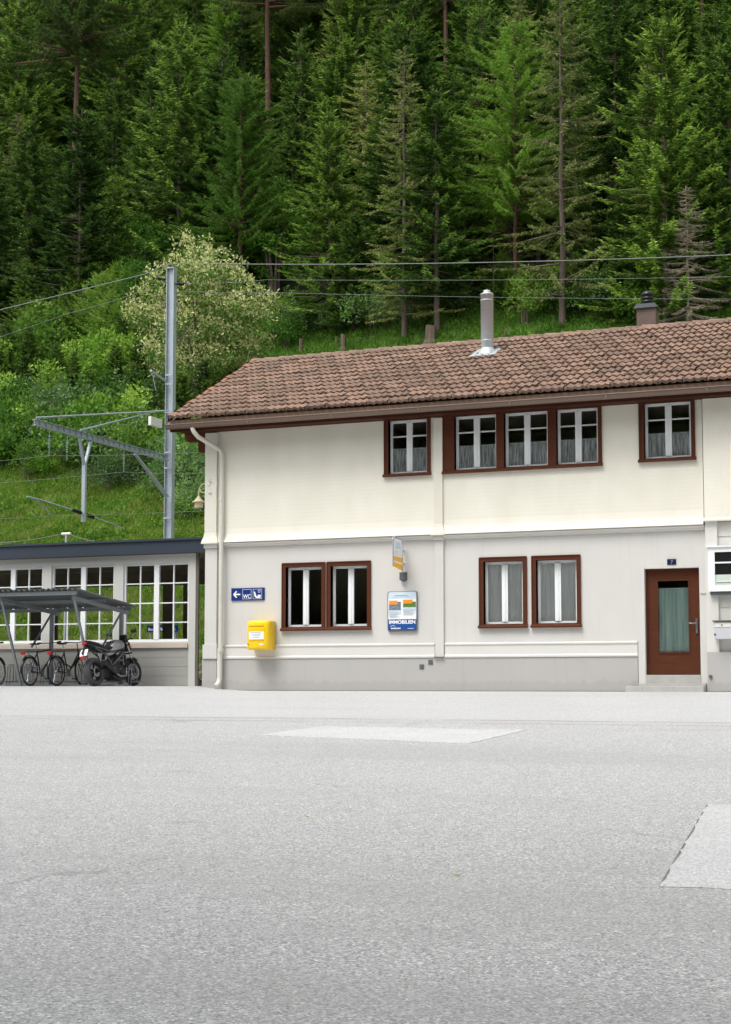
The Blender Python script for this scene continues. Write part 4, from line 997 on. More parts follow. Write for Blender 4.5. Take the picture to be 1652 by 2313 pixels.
# ------------------------------------------------------------------ bicycles
def place_local(name, label, cat, x, y, az, group=None, lean=0):
    z = ground_z(x, y)
    t = thing(name, label, cat, (0,0,0), group=group); LOC[t.name] = Vector((0,0,0))
    t.location = (x, y, z)
    t.rotation_euler = (lean, 0, az)       # local +x is forward
    return t
def wheel(t, x, r, tw, spokes=28, rim=M['chrome'], name='wheel'):
    w = bpy.data.objects.new(name, None); C.objects.link(w); w.parent = t
    mb = MB(); mb.torus((x,0,r), r-tw, tw, 36, 8); mb.build('tyre', M['rubber'], w, local=True)
    mb = MB(); mb.torus((x,0,r), r-2*tw-.008, .011, 36, 6, sq=1.2); mb.tube([(x,-.045,r), (x,.045,r)], .022, 10)
    for k in range(spokes):
        a = 2*pi*k/spokes; s_ = .03 if k % 2 else -.03
        mb.bar((x,s_,r), (x+(r-2*tw-.01)*cos(a),0,r+(r-2*tw-.01)*sin(a)), .0035, .0035)
    mb.build('rim', rim, w, local=True)
def bicycle(label, x, y, az, step, col, lean=R_(-3), rack=True, straight=False):
    t = place_local('bicycle', label, 'bicycle', x, y, az, 'bicycles parked under the shelter', lean)
    wb, r = 1.07, .335
    wheel(t, 0, r, .019); wheel(t, wb, r, .019)
    f = MB(); bb = (.44,0,.29); seat = (.31,0,.80); head0 = (.93,0,.66); head1 = (.89,0,.84)
    f.tube([bb, seat], .017, 8); f.tube([bb, head0], .021, 8)
    if step: f.tube([(.375,0,.5), (.60,0,.42), (.91,0,.74)], .017, 8)
    else: f.tube([(.325,0,.76), head1], .016, 8)
    f.tube([head0, head1], .02, 8)
    for s_ in (-1, 1):
        f.tube([bb, (0,s_*.06,r)], .010, 6); f.tube([(.325,0,.74), (0,s_*.06,r)], .008, 6)
    f.build('frame', col, t, local=True)
    f = MB(); f.tube([head0, (.955,0,.60)], .016, 8)
    for s_ in (-1, 1): f.tube([(.955,s_*.045,.60), (1.0,s_*.05,.48), (wb,s_*.05,r)], .010, 6)
    f.build('fork', col, t, local=True)
    f = MB(); f.tube([head1, (.865,0,.98)], .012, 8); f.tube([(.80,-.30,1.0), (.86,-.2,1.0), (.89,0,.985), (.86,.2,1.0), (.80,.30,1.0)] if not straight else [(.86,-.31,.99), (.88,0,.985), (.86,.31,.99)], .011, 8)
    f.build('handlebar', M['blackp'], t, local=True)
    f = MB()
    for s_ in (-1, 1): f.tube([(.86 if straight else .85,s_*.22,1.0), (.79 if not straight else .855,s_*.31,1.0)], .017, 8)
    f.build('grip', M['rubber'], t, local=True)
    f = MB(); f.tube([seat, (.285,0,.93)], .013, 8); f.build('seat_post', M['chrome'], t, local=True)
    f = MB()
    pr = [(.14,.075,.965), (.18,.085,.97), (.26,.07,.96), (.34,.03,.96), (.41,.02,.965)]
    vs = [];
    for (xx, w_, zz) in pr: vs += [(xx,-w_,zz-.03), (xx,-w_*.8,zz), (xx,w_*.8,zz), (xx,w_,zz-.03)]
    fs = [(i*4+j, i*4+(j+1) % 4, i*4+4+(j+1) % 4, i*4+4+j) for i in range(4) for j in range(4)]
    f.add(vs, fs, 0, True); f.add(vs[:4], [(3,2,1,0)]); f.add(vs[-4:], [(0,1,2,3)]); f.build('saddle', M['blackp'], t, local=True)
    f = MB()
    f.tube([(bb[0],-.055,.29), (bb[0],.055,.29)], .02, 8); f.lathe([(.085,-.052), (.085,-.048), (.0,-.048)], (bb[0],0,.29), 20, 'y')
    f.bar((bb[0],-.065,.29), (bb[0]+.10,-.068,.16), .014, .02); f.bar((bb[0],.065,.29), (bb[0]-.10,.068,.42), .014, .02)
    f.build('crank', M['chrome'], t, local=True)
    for s_, px, pz in ((-1, bb[0]+.10, .16), (1, bb[0]-.10, .42)):
        f = MB(); f.box(px-.045, px+.045, s_*.075, s_*.16, pz-.012, pz+.012); f.build('pedal', M['blackp'], t, local=True)
    f = MB(); f.tube([(bb[0],-.05,.372), (0,-.05,r+.035)], .005, 5); f.tube([(bb[0],-.05,.208), (0,-.05,r-.035)], .005, 5); f.lathe([(.038,-.055), (.038,-.045), (0,-.045)], (0,0,r), 14, 'y')
    f.build('chain', M['darkpost'], t, local=True)
    for (cx, a0, a1) in ((0, 20, 190), (wb, 25, 160)):
        f = MB(); rr = r+.028; vs = []; n = 14
        for k in range(n+1):
            a = R_(a0+(a1-a0)*k/n)
            for w_, dz in ((-.024,-.008), (0,.004), (.024,-.008)): vs.append((cx+(rr+dz)*cos(a), w_, r+(rr+dz)*sin(a)))
        f.add(vs, [(k*3+j, k*3+j+1, k*3+j+4, k*3+j+3) for k in range(n) for j in range(2)], 0, True); f.build('mudguard', M['blackp'], t, local=True)
    if rack:
        f = MB()
        for s_ in (-1, 1):
            f.tube([(-.22,s_*.055,.76), (.26,s_*.05,.775)], .006, 6); f.tube([(-.12,s_*.06,.76), (0,s_*.065,r)], .006, 6)
        for xx in (-.22,-.1,.02,.14): f.tube([(xx,-.055,.762), (xx,.055,.762)], .005, 5)
        f.build('luggage_rack', M['blackp'], t, local=True)
    f = MB(); f.box(-.27, -.235, -.05, .05, .70, .765); f.build('tail_light', M['red'], t, local=True, bevel=.006)
    f = MB(); f.box(.13, .16, -.03, -.025, .28, .33); a = R_(-50); f.box(.17, .22, -.012, .012, .13, .16); f.build('spoke_reflector', M['amber'], t, local=True)
    return t
M['frame_navy'] = surf('dark_blue_frame_paint', rgb(28,34,60), .35, .1, 5, 30, 0)
M['frame_black'] = surf('black_frame_paint', rgb(18,19,22), .3, .1, 5, 30, 0)
M['frame_red'] = surf('red_frame_paint', rgb(150,30,24), .35, .1, 5, 30, 0)
bicycle('dark blue bicycle with high crossbar and red tail light, second from the left', -3.54, -1.6, R_(92), False, M['frame_navy'], straight=True)
bicycle('black low-step bicycle with rear rack beside the motorcycle', -2.77, -1.7, R_(90), True, M['frame_black'])
bicycle('bicycle mostly cut off by the left edge of the picture', -5.13, -1.55, R_(93), False, M['frame_black'], straight=True)

# ------------------------------------------------------------------ motorcycle
def motorcycle():
    t = place_local('motorcycle', 'black and silver motorcycle parked on its stand right of the bicycles', 'motorcycle', -1.66, -1.9, R_(85), None, R_(-7))
    wb = 1.42; r = .315
    for (x, tw, nm) in ((0, .085, 'wheel'), (wb, .058, 'wheel')):
        w = bpy.data.objects.new(nm, None); C.objects.link(w); w.parent = t
        mb = MB(); prof = []; k = 12; rr = r-.062
        mb.torus((x,0,r), r-.060, .060, 40, 12, sq=tw/.060); mb.build('tyre', M['rubberworn'] if x == 0 else M['rubber'], w, local=True)
        mb = MB(); mb.torus((x,0,r), r-.125, .014, 36, 6, sq=3); mb.tube([(x,-.07,r), (x,.07,r)], .04, 12)
        for j in range(5):
            a = 2*pi*j/5+.3
            for q in (-.12, .12): mb.bar((x+.03*cos(a+q*3),0,r+.03*sin(a+q*3)), (x+(r-.13)*cos(a+q),0,r+(r-.13)*sin(a+q)), .03, .018)
        mb.build('rim', M['blackp'], w, local=True)
        mb = MB()
        for s_ in ((-1,) if x == 0 else (-1, 1)):
            R1 = .11 if x == 0 else .15
            mb.lathe([(R1, s_*.075), (R1, s_*.079), (R1-.045, s_*.079), (R1-.045, s_*.075)], (x,0,r), 28, 'y')
        mb.build('brake_disc', M['chrome'], w, local=True)
    # fork
    for s_ in (-1, 1):
        mb = MB(); mb.tube([(wb,s_*.095,r), (wb-.12,s_*.095,r+.30)], .030, 10); mb.tube([(wb-.12,s_*.095,r+.30), (wb-.26,s_*.095,r+.66)], .022, 10, 1); mb.build('fork_leg', [M['blackp'], M['chrome']], t, local=True)
    mb = MB(); mb.bar((wb-.235,-.13,r+.60), (wb-.235,.13,r+.60), .06, .03); mb.bar((wb-.16,-.13,r+.42), (wb-.16,.13,r+.42), .06, .03); mb.build('fork_yoke', M['blackp'], t, local=True)
    mb = MB(); n = 10; vs = []
    for k in range(n+1):
        a = R_(50+90*k/n)
        for w_, d_ in ((-.07,-.03), (-.04,.008), (.04,.008), (.07,-.03)): vs.append((wb+(r+.02+d_)*cos(a), w_, r+(r+.02+d_)*sin(a)))
    mb.add(vs, [(k*4+j, k*4+j+1, k*4+j+5, k*4+j+4) for k in range(n) for j in range(3)], 0, True); mb.build('front_mudguard', M['blackp'], t, local=True)
    # engine
    mb = MB(); mb.box(.46, .90, -.16, .16, .18, .46); mb.prism([(.60,.45), (.78,.45), (.90,.68), (.72,.70)], -.13, .13, 'y'); mb.prism([(.50,.45), (.62,.45), (.58,.60), (.48,.60)], -.12, .12, 'y')
    mb.lathe([(.115,-.175), (.10,-.20), (.0,-.20)], (.58,0,.34), 18, 'y'); mb.lathe([(.085,-.17), (.075,-.19), (.0,-.19)], (.80,0,.33), 18, 'y')
    for k in range(6): mb.box(.70+k*.012, .90+k*.012, -.14, .14, .50+k*.028, .508+k*.028, 1)
    mb.build('engine', [M['blackp'], M['galv_dark']], t, local=True, bevel=.01)
    mb = MB(); mb.box(.60, 1.0, -.14, .14, .13, .22); mb.prism([(.50,.16), (.90,.14), (1.0,.24), (.98,.38), (.86,.30), (.52,.26)], -.15, .15, 'y'); mb.build('belly_pan', M['blackp'], t, local=True)
    mb = MB(); mb.box(.97, 1.02, -.15, .15, .40, .68); mb.build('radiator', M['blackp'], t, local=True)
    # frame
    mb = MB()
    for s_ in (-1, 1):
        P = [((1.16,s_*.03,.86), (.82,s_*.16,.66)), ((.82,s_*.16,.66), (.50,s_*.14,.44)), ((1.13,s_*.03,.78), (.86,s_*.17,.50)), ((.86,s_*.17,.50), (.96,s_*.12,.74)), ((.66,s_*.16,.55), (.84,s_*.17,.56)), ((.50,s_*.14,.44), (.30,s_*.12,.74)), ((.62,s_*.13,.74), (-.02,s_*.10,.86)), ((.36,s_*.12,.66), (-.0,s_*.09,.83))]
        for a, b_ in P: mb.tube([a, b_], .017, 8)
    mb.build('trellis_frame', M['galv_dark'], t, local=True)
    mb = MB()
    for s_ in (-1, 1): mb.tube([(.46,s_*.11,.42), (.25,s_*.125,.40), (0,s_*.125,r)], [.032,.030,.028], 8)
    mb.build('swing_arm', M['blackp'], t, local=True)
    # tank
    def loft(secs, mats, name, n=14):
        mb = MB(); vs = []
        for (x, cz, w_, h_, flat) in secs:
            for k in range(n):
                a = 2*pi*k/n; c_, s__ = cos(a), sin(a); p = 2.6
                vs.append((x, w_*np.sign(c_)*abs(c_)**(2/p), cz+h_*np.sign(s__)*abs(s__)**(2/p)*(1 if s__ > 0 else flat)))
        mb.add(vs, [(i*n+k, i*n+(k+1) % n, (i+1)*n+(k+1) % n, (i+1)*n+k) for i in range(len(secs)-1) for k in range(n)], 0, True)
        mb.add(vs[:n], [tuple(reversed(range(n)))]); mb.add(vs[-n:], [tuple(range(n))]); return mb.build(name, mats, t, local=True)
    loft([(.52,.80,.09,.05,1), (.58,.83,.13,.09,1), (.70,.88,.17,.12,1), (.84,.91,.18,.13,1), (.98,.91,.16,.11,1), (1.08,.89,.10,.07,1)], M['chrome'], 'fuel_tank')
    loft([(.60,.845,.13,.05,1), (.45,.825,.13,.045,1), (.30,.85,.12,.045,1), (.16,.90,.11,.05,1), (.02,.93,.10,.045,1), (-.14,.965,.07,.03,1)], M['blackp'], 'seat')
    loft([(.42,.78,.12,.05,1), (.22,.80,.12,.06,1), (.05,.84,.11,.06,1), (-.10,.89,.09,.05,1), (-.24,.93,.06,.03,1)], M['blackp'], 'tail_fairing')
    mb = MB(); mb.box(-.285, -.245, -.055, .055, .905, .955); mb.build('tail_light', M['red'], t, local=True, bevel=.008)
    mb = MB(); mb.bar((-.16,0,.86), (-.33,0,.66), .16, .02, up=(0,1,0)); mb.build('plate_hanger', M['blackp'], t, local=True)
    mb = MB(); mb.add([(-.345,-.095,.66), (-.345,.095,.66), (-.27,.095,.80), (-.27,-.095,.80), (-.335,-.095,.655), (-.335,.095,.655), (-.26,.095,.795), (-.26,-.095,.795)], [(0,3,2,1), (4,5,6,7), (0,1,5,4), (1,2,6,5), (2,3,7,6), (3,0,4,7)]); mb.build('number_plate', M['signwhite'], t, local=True)
    mb = MB(); mb.box(-.37, -.345, -.06, .06, .60, .645); mb.build('reflector', M['red'], t, local=True)
    # exhaust on the right side
    mb = MB(); mb.tube([(.92,-.10,.55), (1.03,-.12,.40), (.96,-.16,.22), (.70,-.19,.20), (.52,-.20,.26)], .022, 8); mb.build('exhaust_pipe', M['chrome'], t, local=True)
    mb = MB(); mb.tube([(.54,-.20,.25), (.50,-.205,.28), (.16,-.215,.47), (.13,-.215,.485)], [.03,.055,.058,.04], 12); mb.build('silencer', M['blackp'], t, local=True)
    # bars, mirrors, headlight
    mb = MB(); mb.tube([(1.02,-.36,1.02), (1.10,-.24,1.04), (1.17,-.08,1.0), (1.17,.08,1.0), (1.10,.24,1.04), (1.02,.36,1.02)], .013, 8); mb.build('handlebar', M['blackp'], t, local=True)
    for s_ in (-1, 1):
        mb = MB(); mb.tube([(1.08,s_*.25,1.04), (1.02,s_*.36,1.02)], .02, 8); mb.build('grip', M['rubber'], t, local=True)
        mb = MB(); mb.tube([(1.10,s_*.22,1.05), (1.13,s_*.30,1.17)], .007, 6); mb.prism([(-.075,-.035), (-.06,.035), (.05,.045), (.08,0), (.05,-.045)], 1.12, 1.14, 'x')
        vs0 = len(mb.v)-10
        for i in range(vs0, len(mb.v)): p = mb.v[i]; mb.v[i] = (p[0], p[1]*1.0+s_*.34, p[2]+1.20)
        mb.build('mirror', M['blackp'], t, local=True)
        mb = MB(); mb.tube([(1.22,s_*.10,.86), (1.22,s_*.17,.87)], .018, 8); mb.build('indicator', M['amber'], t, local=True)
    mb = MB(); mb.lathe([(.0,-.10), (.06,-.09), (.095,-.03), (.10,.03), (.085,.045), (0,.055)], (1.26,0,.92), 16, 'x'); mb.build('headlight', M['blackp'], t, local=True)
    mb = MB(); mb.prism([(1.12,1.0), (1.16,1.0), (1.34,.84), (1.26,.78), (1.14,.82)], -.09, .09, 'y'); mb.prism([(1.10,.98), (1.18,1.16), (1.20,1.15), (1.25,.98)], -.08, .08, 'y'); mb.build('front_cowl', M['blackp'], t, local=True)
    mb = MB(); mb.tube([(.55,.16,.25), (.48,.30,.035)], .012, 6); mb.build('kickstand', M['blackp'], t, local=True)
    mb = MB()
    for s_ in (-1, 1): mb.tube([(.46,s_*.15,.36), (.46,s_*.24,.36)], .014, 6); mb.tube([(.16,s_*.12,.55), (.14,s_*.22,.55)], .012, 6)
    mb.build('footrest', M['chrome'], t, local=True)
    mb = MB(); mb.tube([(.30,0,.38), (.40,0,.70)], .04, 10); mb.build('shock_absorber', M['blackp'], t, local=True)
motorcycle()

# ------------------------------------------------------------------ catenary mast and wires
t = thing('catenary_mast', 'galvanised railway mast with long cantilever arm rising behind the waiting hall', 'mast', (-7.67, 12, 0.1))
mx, my = -7.67, 12.0
mb = MB(); zt = 13.45
mb.box(mx-.135, mx-.117, my-.10, my+.10, .0, zt); mb.box(mx+.117, mx+.135, my-.10, my+.10, .0, zt); mb.box(mx-.117, mx+.117, my-.010, my+.010, .0, zt)
mb.box(mx-.145, mx+.145, my-.11, my+.11, zt, zt+.03)
for z in (6.95, 7.45, 8.75, 9.95, 9.65, 4.1, 5.35): mb.box(mx-.142, mx+.142, my-.112, my-.101, z, z+.05); 
mb.build('mast_beam', M['galv'], t)
mb = MB(); A0 = Vector((mx,11.85,7.27)); A1 = Vector((mx,4.45,7.28))
for dz in (-.08, .08): mb.bar(A0+Vector((0,0,dz)), A1+Vector((0,0,dz)), .12, .016)
mb.bar(A0, A1, .014, .16); 
for k in range(24):
    y = 11.6-k*.3; mb.box(mx-.06, mx+.06, y-.008, y+.008, 7.20, 7.34)
mb.build('cantilever_arm', M['galv'], t)
mb = MB(); Y1, Z1 = 11.85, 8.78
mb.tube([(mx,11.85,8.80), (mx,11.1,8.66)], .03, 8); mb.tube([(mx,11.1,8.66), (mx,4.55,7.42)], .024, 8); mb.tube([(mx,11.1,8.66), (mx,6.75,7.40)], .024, 8); mb.build('stay_rod', M['galv'], t)
mb = MB(); mb.bar((mx-.05,9.9,7.15), (mx-.05,11.85,6.05), .05, .05); mb.bar((mx+.05,9.75,7.15), (mx+.05,11.85,6.05), .05, .05); mb.build('knee_brace', M['galv'], t)
mb = MB(); mb.bar((mx,7.35,7.2), (mx,7.02,6.4), .08, .06); mb.bar((mx,6.72,7.2), (mx,7.0,6.4), .08, .06); mb.bar((mx,7.01,6.45), (mx,7.01,4.78), .11, .09); mb.build('drop_post', M['galv'], t)
mb = MB()
mb.tube([(mx,7.0,5.02), (mx-.35,5.4,5.25), (mx-.5,4.9,5.30)], .022, 8); mb.tube([(mx,7.0,5.02), (mx+.1,8.4,4.86), (mx+.15,9.0,4.75)], .018, 8); mb.tube([(mx-.45,5.0,5.30), (mx-.3,5.9,4.85)], .012, 6)
mb.build('registration_arm', M['galv'], t)
for (ya, yb) in ((6.9,6.55), (7.15,7.5)):
    mb = MB(); dx = -.35/1.6 if ya < 7 else .1/1.4
    p0 = Vector((mx+(ya-7)*(-dx if ya < 7 else dx)*(1), ya, 5.02+(7-ya)*.14)); p1 = Vector((mx+(yb-7)*(-dx if ya < 7 else dx), yb, 5.02+(7-yb)*.14))
    for k in range(5): q = p0.lerp(p1, k/5); q2 = p0.lerp(p1, k/5+.12); mb.tube([q, q2], .055, 10)
    mb.tube([p0, p1], .03, 8); mb.build('insulator', M['blackp'], t)
for (y, l) in ((5.2,.75), (6.1,.75), (9.2,.70), (4.75,.0)):
    if l == 0: continue
    mb = MB(); mb.tube([(mx,y,7.2), (mx,y,7.2-l)], .008, 6)
    for k in range(6): mb.tube([(mx,y,7.0-k*.06), (mx,y,6.98-k*.06)], .03, 8)
    mb.build('hanger', M['galv'], t)
for s_ in (-1, 1):
    mb = MB(); 
    mb.tube([(mx+s_*.16,my-.05,12.97-s_*.03), (mx+s_*.55,my-.05,13.10-s_*.18)], .028, 8)
    for k in range(6): q = .22+k*.045; mb.tube([(mx+s_*q,my-.05,12.99-s_*.05+q*.1-s_*q*.2), (mx+s_*(q+.02),my-.05,12.99-s_*.05+q*.1-s_*q*.2)], .055, 8)
    mb.build('top_insulator', M['blackp'], t)
mb = MB(); mb.bar((mx-.15,my,9.78), (mx-.15,my-1.0,9.95), .06, .06); mb.tube([(mx-.15,my-.9,9.9), (mx-.1,my-.75,9.35)], .012, 6); mb.build('side_bracket', M['galv'], t)
mb = MB(); mb.box(mx-.28, mx-.17, my-.9, my-.2, 8.24, 8.52); mb.build('equipment_box', M['frost'], t, bevel=.01)

def wire(name, label, pts, sag, r=.012, group='overhead wires along the railway'):
    mb = MB()
    for a, b_ in zip(pts, pts[1:]):
        a, b_ = Vector(a), Vector(b_); n = 14
        mb.tube([a.lerp(b_, k/n)-Vector((0,0,sag*4*(k/n)*(1-k/n))) for k in range(n+1)], r, 6)
    o = mb.build(name, M['wire']); tag(o, label, 'wire', group)
wire('feeder_wire', 'thick feeder wire passing over the top of the mast', [(-14.25-5.9,12,12.0), (-8.6,12,13.38), (-7.9,12,13.62), (-7.4,12,13.60)], .0, .014)
wire('feeder_wire', 'highest wire crossing the forest above the roof', [(-7.4,12,13.60), (10.04,12,12.05), (26,12,10.4)], .12, .014)
wire('line_wire', 'second wire from the top crossing above the roof', [(-7.25,12,12.95), (-4.32,12,12.76), (10.03,12,11.43), (24,12,10.4)], .05, .006)
wire('line_wire', 'lowest of the wires crossing just above the flue', [(-7.25,12,12.7), (-4.32,12,12.36), (10.02,12,10.80), (24,12,9.8)], .05, .006)
wire('line_wire', 'thin wire running left below the thick feeder wire', [(-8.2,12,12.95), (-11.5,12,12.35), (-19,12,10.9)], .05, .006)
wire('messenger_wire', 'wire carried by the cantilever arm over the left of the tracks', [(-24,5.2,6.45), (mx,5.2,6.45), (4,5.2,6.4)], .15, .005)
wire('contact_wire', 'contact wire above the track at the end of the registration arm', [(-24,5.9,4.85), (mx-.3,5.9,4.85), (-.5,6.0,4.8)], .02, .005)
wire('messenger_wire', 'wire hung below the arm near the mast', [(-24,9.2,6.5), (mx,9.2,6.5), (-1,9.2,6.45)], .15, .005)
t = thing('line_post', 'small white post with insulator and wire behind the hall roof edge', 'post', (-12.128, 13, .1))
mb = MB(); mb.tube([(-12.128,13,0), (-12.128,13,5.123)], .04, 8); mb.build('post_shaft', M['galv'], t)
mb = MB(); mb.tube([(-12.30,13,5.123), (-11.96,13,5.123)], .05, 8); mb.build('crosspiece', M['frost'], t)
wire('line_wire', 'thin wire drooping from the small white post', [(-14.767,13,4.915), (-12.128,13,5.15), (-10.667,13,4.777)], .05, .010)

# stumps on the slope above the roof
def stump(x, y, h, r, label, grp=None, tilt=.05):
    z = float(hill_z(x, y)); t = thing('tree_stump', label, 'stump', (x,y,z), group=grp)
    mb = MB(); n = 10; vs = []
    for (zz, k) in ((-.3,1.5), (0,1.25), (h*.2,1.0), (h,.92)):
        for i in range(n):
            a = 2*pi*i/n; rr = r*k*(1+.12*sin(3*a+x)); vs.append((x+rr*cos(a)+tilt*zz, y+rr*sin(a), z+zz+(.08*r*sin(2*a)/r*.6 if zz == h else 0)))
    mb.add(vs, [(j*n+i, j*n+(i+1) % n, (j+1)*n+(i+1) % n, (j+1)*n+i) for j in range(3) for i in range(n)], 0, False); mb.add(vs[-n:], [tuple(range(n))]); mb.build('stump_wood', M['stump'], t)
# ------------------------------------------------------------------ vegetation prototypes
def rot_frames(n): return RNG.random(n)
def quads_from(base, d, side, ln, wd):
    """n elongated rhombi: base point, unit direction, unit side vector, length, width"""
    mid = base+d*ln[:, None]*.45
    V = np.stack([base, mid+side*wd[:, None]*.5, base+d*ln[:, None], mid-side*wd[:, None]*.5], 1)
    n = len(base); return V.reshape(-1, 3), np.arange(n*4).reshape(n, 4)
def norm(a): return a/np.maximum(1e-9, np.linalg.norm(a, axis=1, keepdims=True))

def conifer(name, H, z0, Rm, droop=.25, up=.25, whorl=.40, nb=7, ds=.075, tw=.44, wd=.055, hang=.35, mats=('spruce','sprucetip'), bark='bark', tipf=.5, gap=.0, shape=.85, tr=.16, ragged=.3, sub=3, bare=0):
    rng = RNG; B = []; D = []; L = []; T = []; br = MB()
    z = z0; branches = []; ph = rng.random()*6.28
    while z < H-.15:
        f = (z-z0)/(H-z0)
        n = max(3, int(nb*(1-.35*f)+rng.random()))
        a0 = rng.random()*6.28
        for k in range(n):
            if rng.random() < gap: continue
            a = a0+6.283*k/n+rng.normal(0, .35)
            Lb = Rm*((1-f)**shape)*(1-ragged+2*ragged*rng.random())*(.75+.5*min(1, f*6+.5) if f < .12 else 1)+.12
            Lb *= 1+.24*math.sin(z*1.9*15/H+2.2*math.cos(a)+ph)
            branches.append((z+rng.normal(0, .14), a, Lb, f))
        z += whorl*(1-.45*f)*(.8+.4*rng.random())
    for (zb, a, Lb, f) in branches:
        dr = droop*(1-.7*f)+rng.normal(0, .11); u_ = up*(1+.5*f)
        n = max(4, int(Lb/ds)); tt = np.linspace(.22, 1, n)+rng.normal(0, .01, n)
        dx, dy = math.cos(a), math.sin(a)
        px = dx*Lb*tt; py = dy*Lb*tt; pz = zb+Lb*(-dr*tt+u_*tt**2)
        P = np.stack([px, py, pz], 1)
        ux = norm(np.stack([np.full(n, dx), np.full(n, dy), -dr+2*u_*tt], 1)); sx = np.array([-dy, dx, 0.])
        for s_ in (-1, 1):
            for q in range(sub):
                l = (tw*(.35+.65*(1-tt))*(.6+.8*rng.random(n)))*min(1, .45+Lb/2.2)
                ang = .75+rng.normal(0, .42, n)
                dd = ux*np.cos(ang)[:, None]+s_*sx*np.sin(ang)[:, None]; dd[:, 2] -= hang*(.4+1.1*rng.random(n)); dd = norm(dd)
                B.append(P+rng.normal(0, .035, (n, 3))); D.append(dd); L.append(l); T.append((tt > .80) & (rng.random(n) < .7) | (rng.random(n) < tipf*.5))
        B.append(P[-2:]); D.append(ux[-2:]); L.append(np.full(2, tw*.8)); T.append(np.ones(2, bool))
        if rng.random() < .55 or bare: br.tube([(0,0,zb), (px[n//2],py[n//2],pz[n//2]), (px[-1],py[-1],pz[-1])], [.022+.01*Lb, .014, .004], 4, caps=False)
    B = np.concatenate(B); D = np.concatenate(D); L = np.concatenate(L); T = np.concatenate(T)
    n = len(B); side = norm(np.cross(D, norm(RNG.normal(0, 1, (n, 3))+np.array([0, 0, .6]))))
    V, F = quads_from(B, D, side, L, wd*(.7+.6*RNG.random(n)))
    me = np_mesh(name+'_crown', V, F, [M[mats[0]], M[mats[1]]], T.astype(int))
    tk = MB(); m = 14; pts = [(.03*sin(k*1.3), .03*cos(k*.9), -.8+(H+.8)*k/m) for k in range(m+1)]
    tk.tube(pts, [max(.015, tr*(1-k/m)**.8*(1.25 if k == 0 else 1)) for k in range(m+1)], 8)
    tk.v += []; n0 = len(tk.v); tk.add(br.v, br.f, 0, True)
    o = tk.build(name+'_trunk', M[bark]); tm = o.data; bpy.data.objects.remove(o)
    return (me, tm, H)

def foliage_blob(name, clumps, leaf, mats, fl=.0, wd=.6, upb=.5, trunk=None, bark='bark', nl=90):
    """clumps: list of (centre, radius). leaves scattered near each clump's shell"""
    B = []; Nn = []; Tm = []
    for (c, r) in clumps:
        n = int(nl*(r/.5)**2)+8; d = norm(RNG.normal(0, 1, (n, 3))); rr = r*(.45+.6*RNG.random(n)**.6)
        P = np.array(c)+d*rr[:, None]*np.array([1, 1, .8]); B.append(P); Nn.append(d); Tm.append((RNG.random(n) < fl*np.clip(d[:, 2]+.75, 0, 1.6)))
    B = np.concatenate(B); Nn = np.concatenate(Nn); Tm = np.concatenate(Tm); n = len(B)
    D = norm(Nn+RNG.normal(0, .9, (n, 3))+np.array([0, 0, upb])); side = norm(np.cross(D, norm(RNG.normal(0, 1, (n, 3))))) 
    ln = leaf*(.6+.8*RNG.random(n)); V, F = quads_from(B, D, side, ln, ln*wd)
    me = np_mesh(name+'_crown', V, F, [M[mats[0]], M[mats[1]]], Tm.astype(int))
    tm = None
    if trunk:
        tk = MB(); H, spread, tr = trunk
        for k in range(7):
            a = 6.28*k/7+.5; s_ = spread*(.3+.7*random.random()); h = H*(.7+.3*random.random())
            tk.tube([(.1*cos(a),.1*sin(a),-.4), (.12*cos(a)+.1*s_*cos(a),.12*sin(a)+.1*s_*sin(a),h*.3), (s_*.5*cos(a),s_*.5*sin(a),h*.65), (s_*cos(a),s_*sin(a),h)], [tr, tr*.8, tr*.45, tr*.12], 6)
        o = tk.build(name+'_trunk', M[bark]); tm = o.data; bpy.data.objects.remove(o)
    return (me, tm, None)

P = {}
P['spruceA'] = conifer('spruce_a', 15, .8, 2.7, droop=.34, up=.26, shape=.68, ragged=.45, nb=8, hang=.55)
P['spruceB'] = conifer('spruce_b', 15, .4, 3.0, droop=.20, up=.26, nb=8, tw=.48, wd=.06, whorl=.44, shape=.62, ragged=.42, tipf=.3)
P['spruceC'] = conifer('spruce_c', 15, 2.6, 2.2, droop=.42, up=.25, nb=7, whorl=.36, ragged=.5, gap=.12, shape=.6, hang=.5, tipf=.3)
P['olive'] = conifer('spruce_olive', 17, 1.6, 2.5, droop=.22, up=.12, mats=('olive_needle','olivetip'), whorl=.42, nb=6, ds=.075, tw=.34, wd=.045, hang=.75, gap=.12, tr=.19, ragged=.38, sub=2, shape=.6)
P['spruceY'] = conifer('young_spruce', 7, .2, 2.1, droop=.12, up=.30, mats=('sprucetip','larchtip'), whorl=.26, nb=7, ds=.07, tw=.34, wd=.05, hang=.15, tr=.08)
P['larch'] = conifer('larch', 17, 5.5, 2.9, droop=.10, up=.18, mats=('larch','larchtip'), bark='barkred', whorl=.36, nb=7, ds=.065, tw=.46, wd=.04, hang=.9, gap=.08, tr=.16, ragged=.45, shape=.45, sub=3)
P['larchH'] = conifer('high_larch', 22, 10, 3.4, droop=.12, up=.15, mats=('olive_needle','larch'), bark='barkred', whorl=.36, nb=7, ds=.065, tw=.5, wd=.042, hang=.9, gap=.1, tr=.21, ragged=.4, shape=.5, sub=3)
P['dead'] = conifer('dead_spruce', 8.5, .3, 1.9, droop=.30, up=.10, mats=('deadtwig','deadtwig'), bark='deadtwig', whorl=.26, nb=6, ds=.085, tw=.30, wd=.018, hang=.35, gap=.1, tr=.09, ragged=.3, sub=2, bare=1, shape=.8)
P['bareS'] = conifer('bare_stem', 11, 9.2, .7, droop=.2, up=.2, mats=('larch','larchtip'), whorl=.5, nb=3, tw=.3, tr=.07)

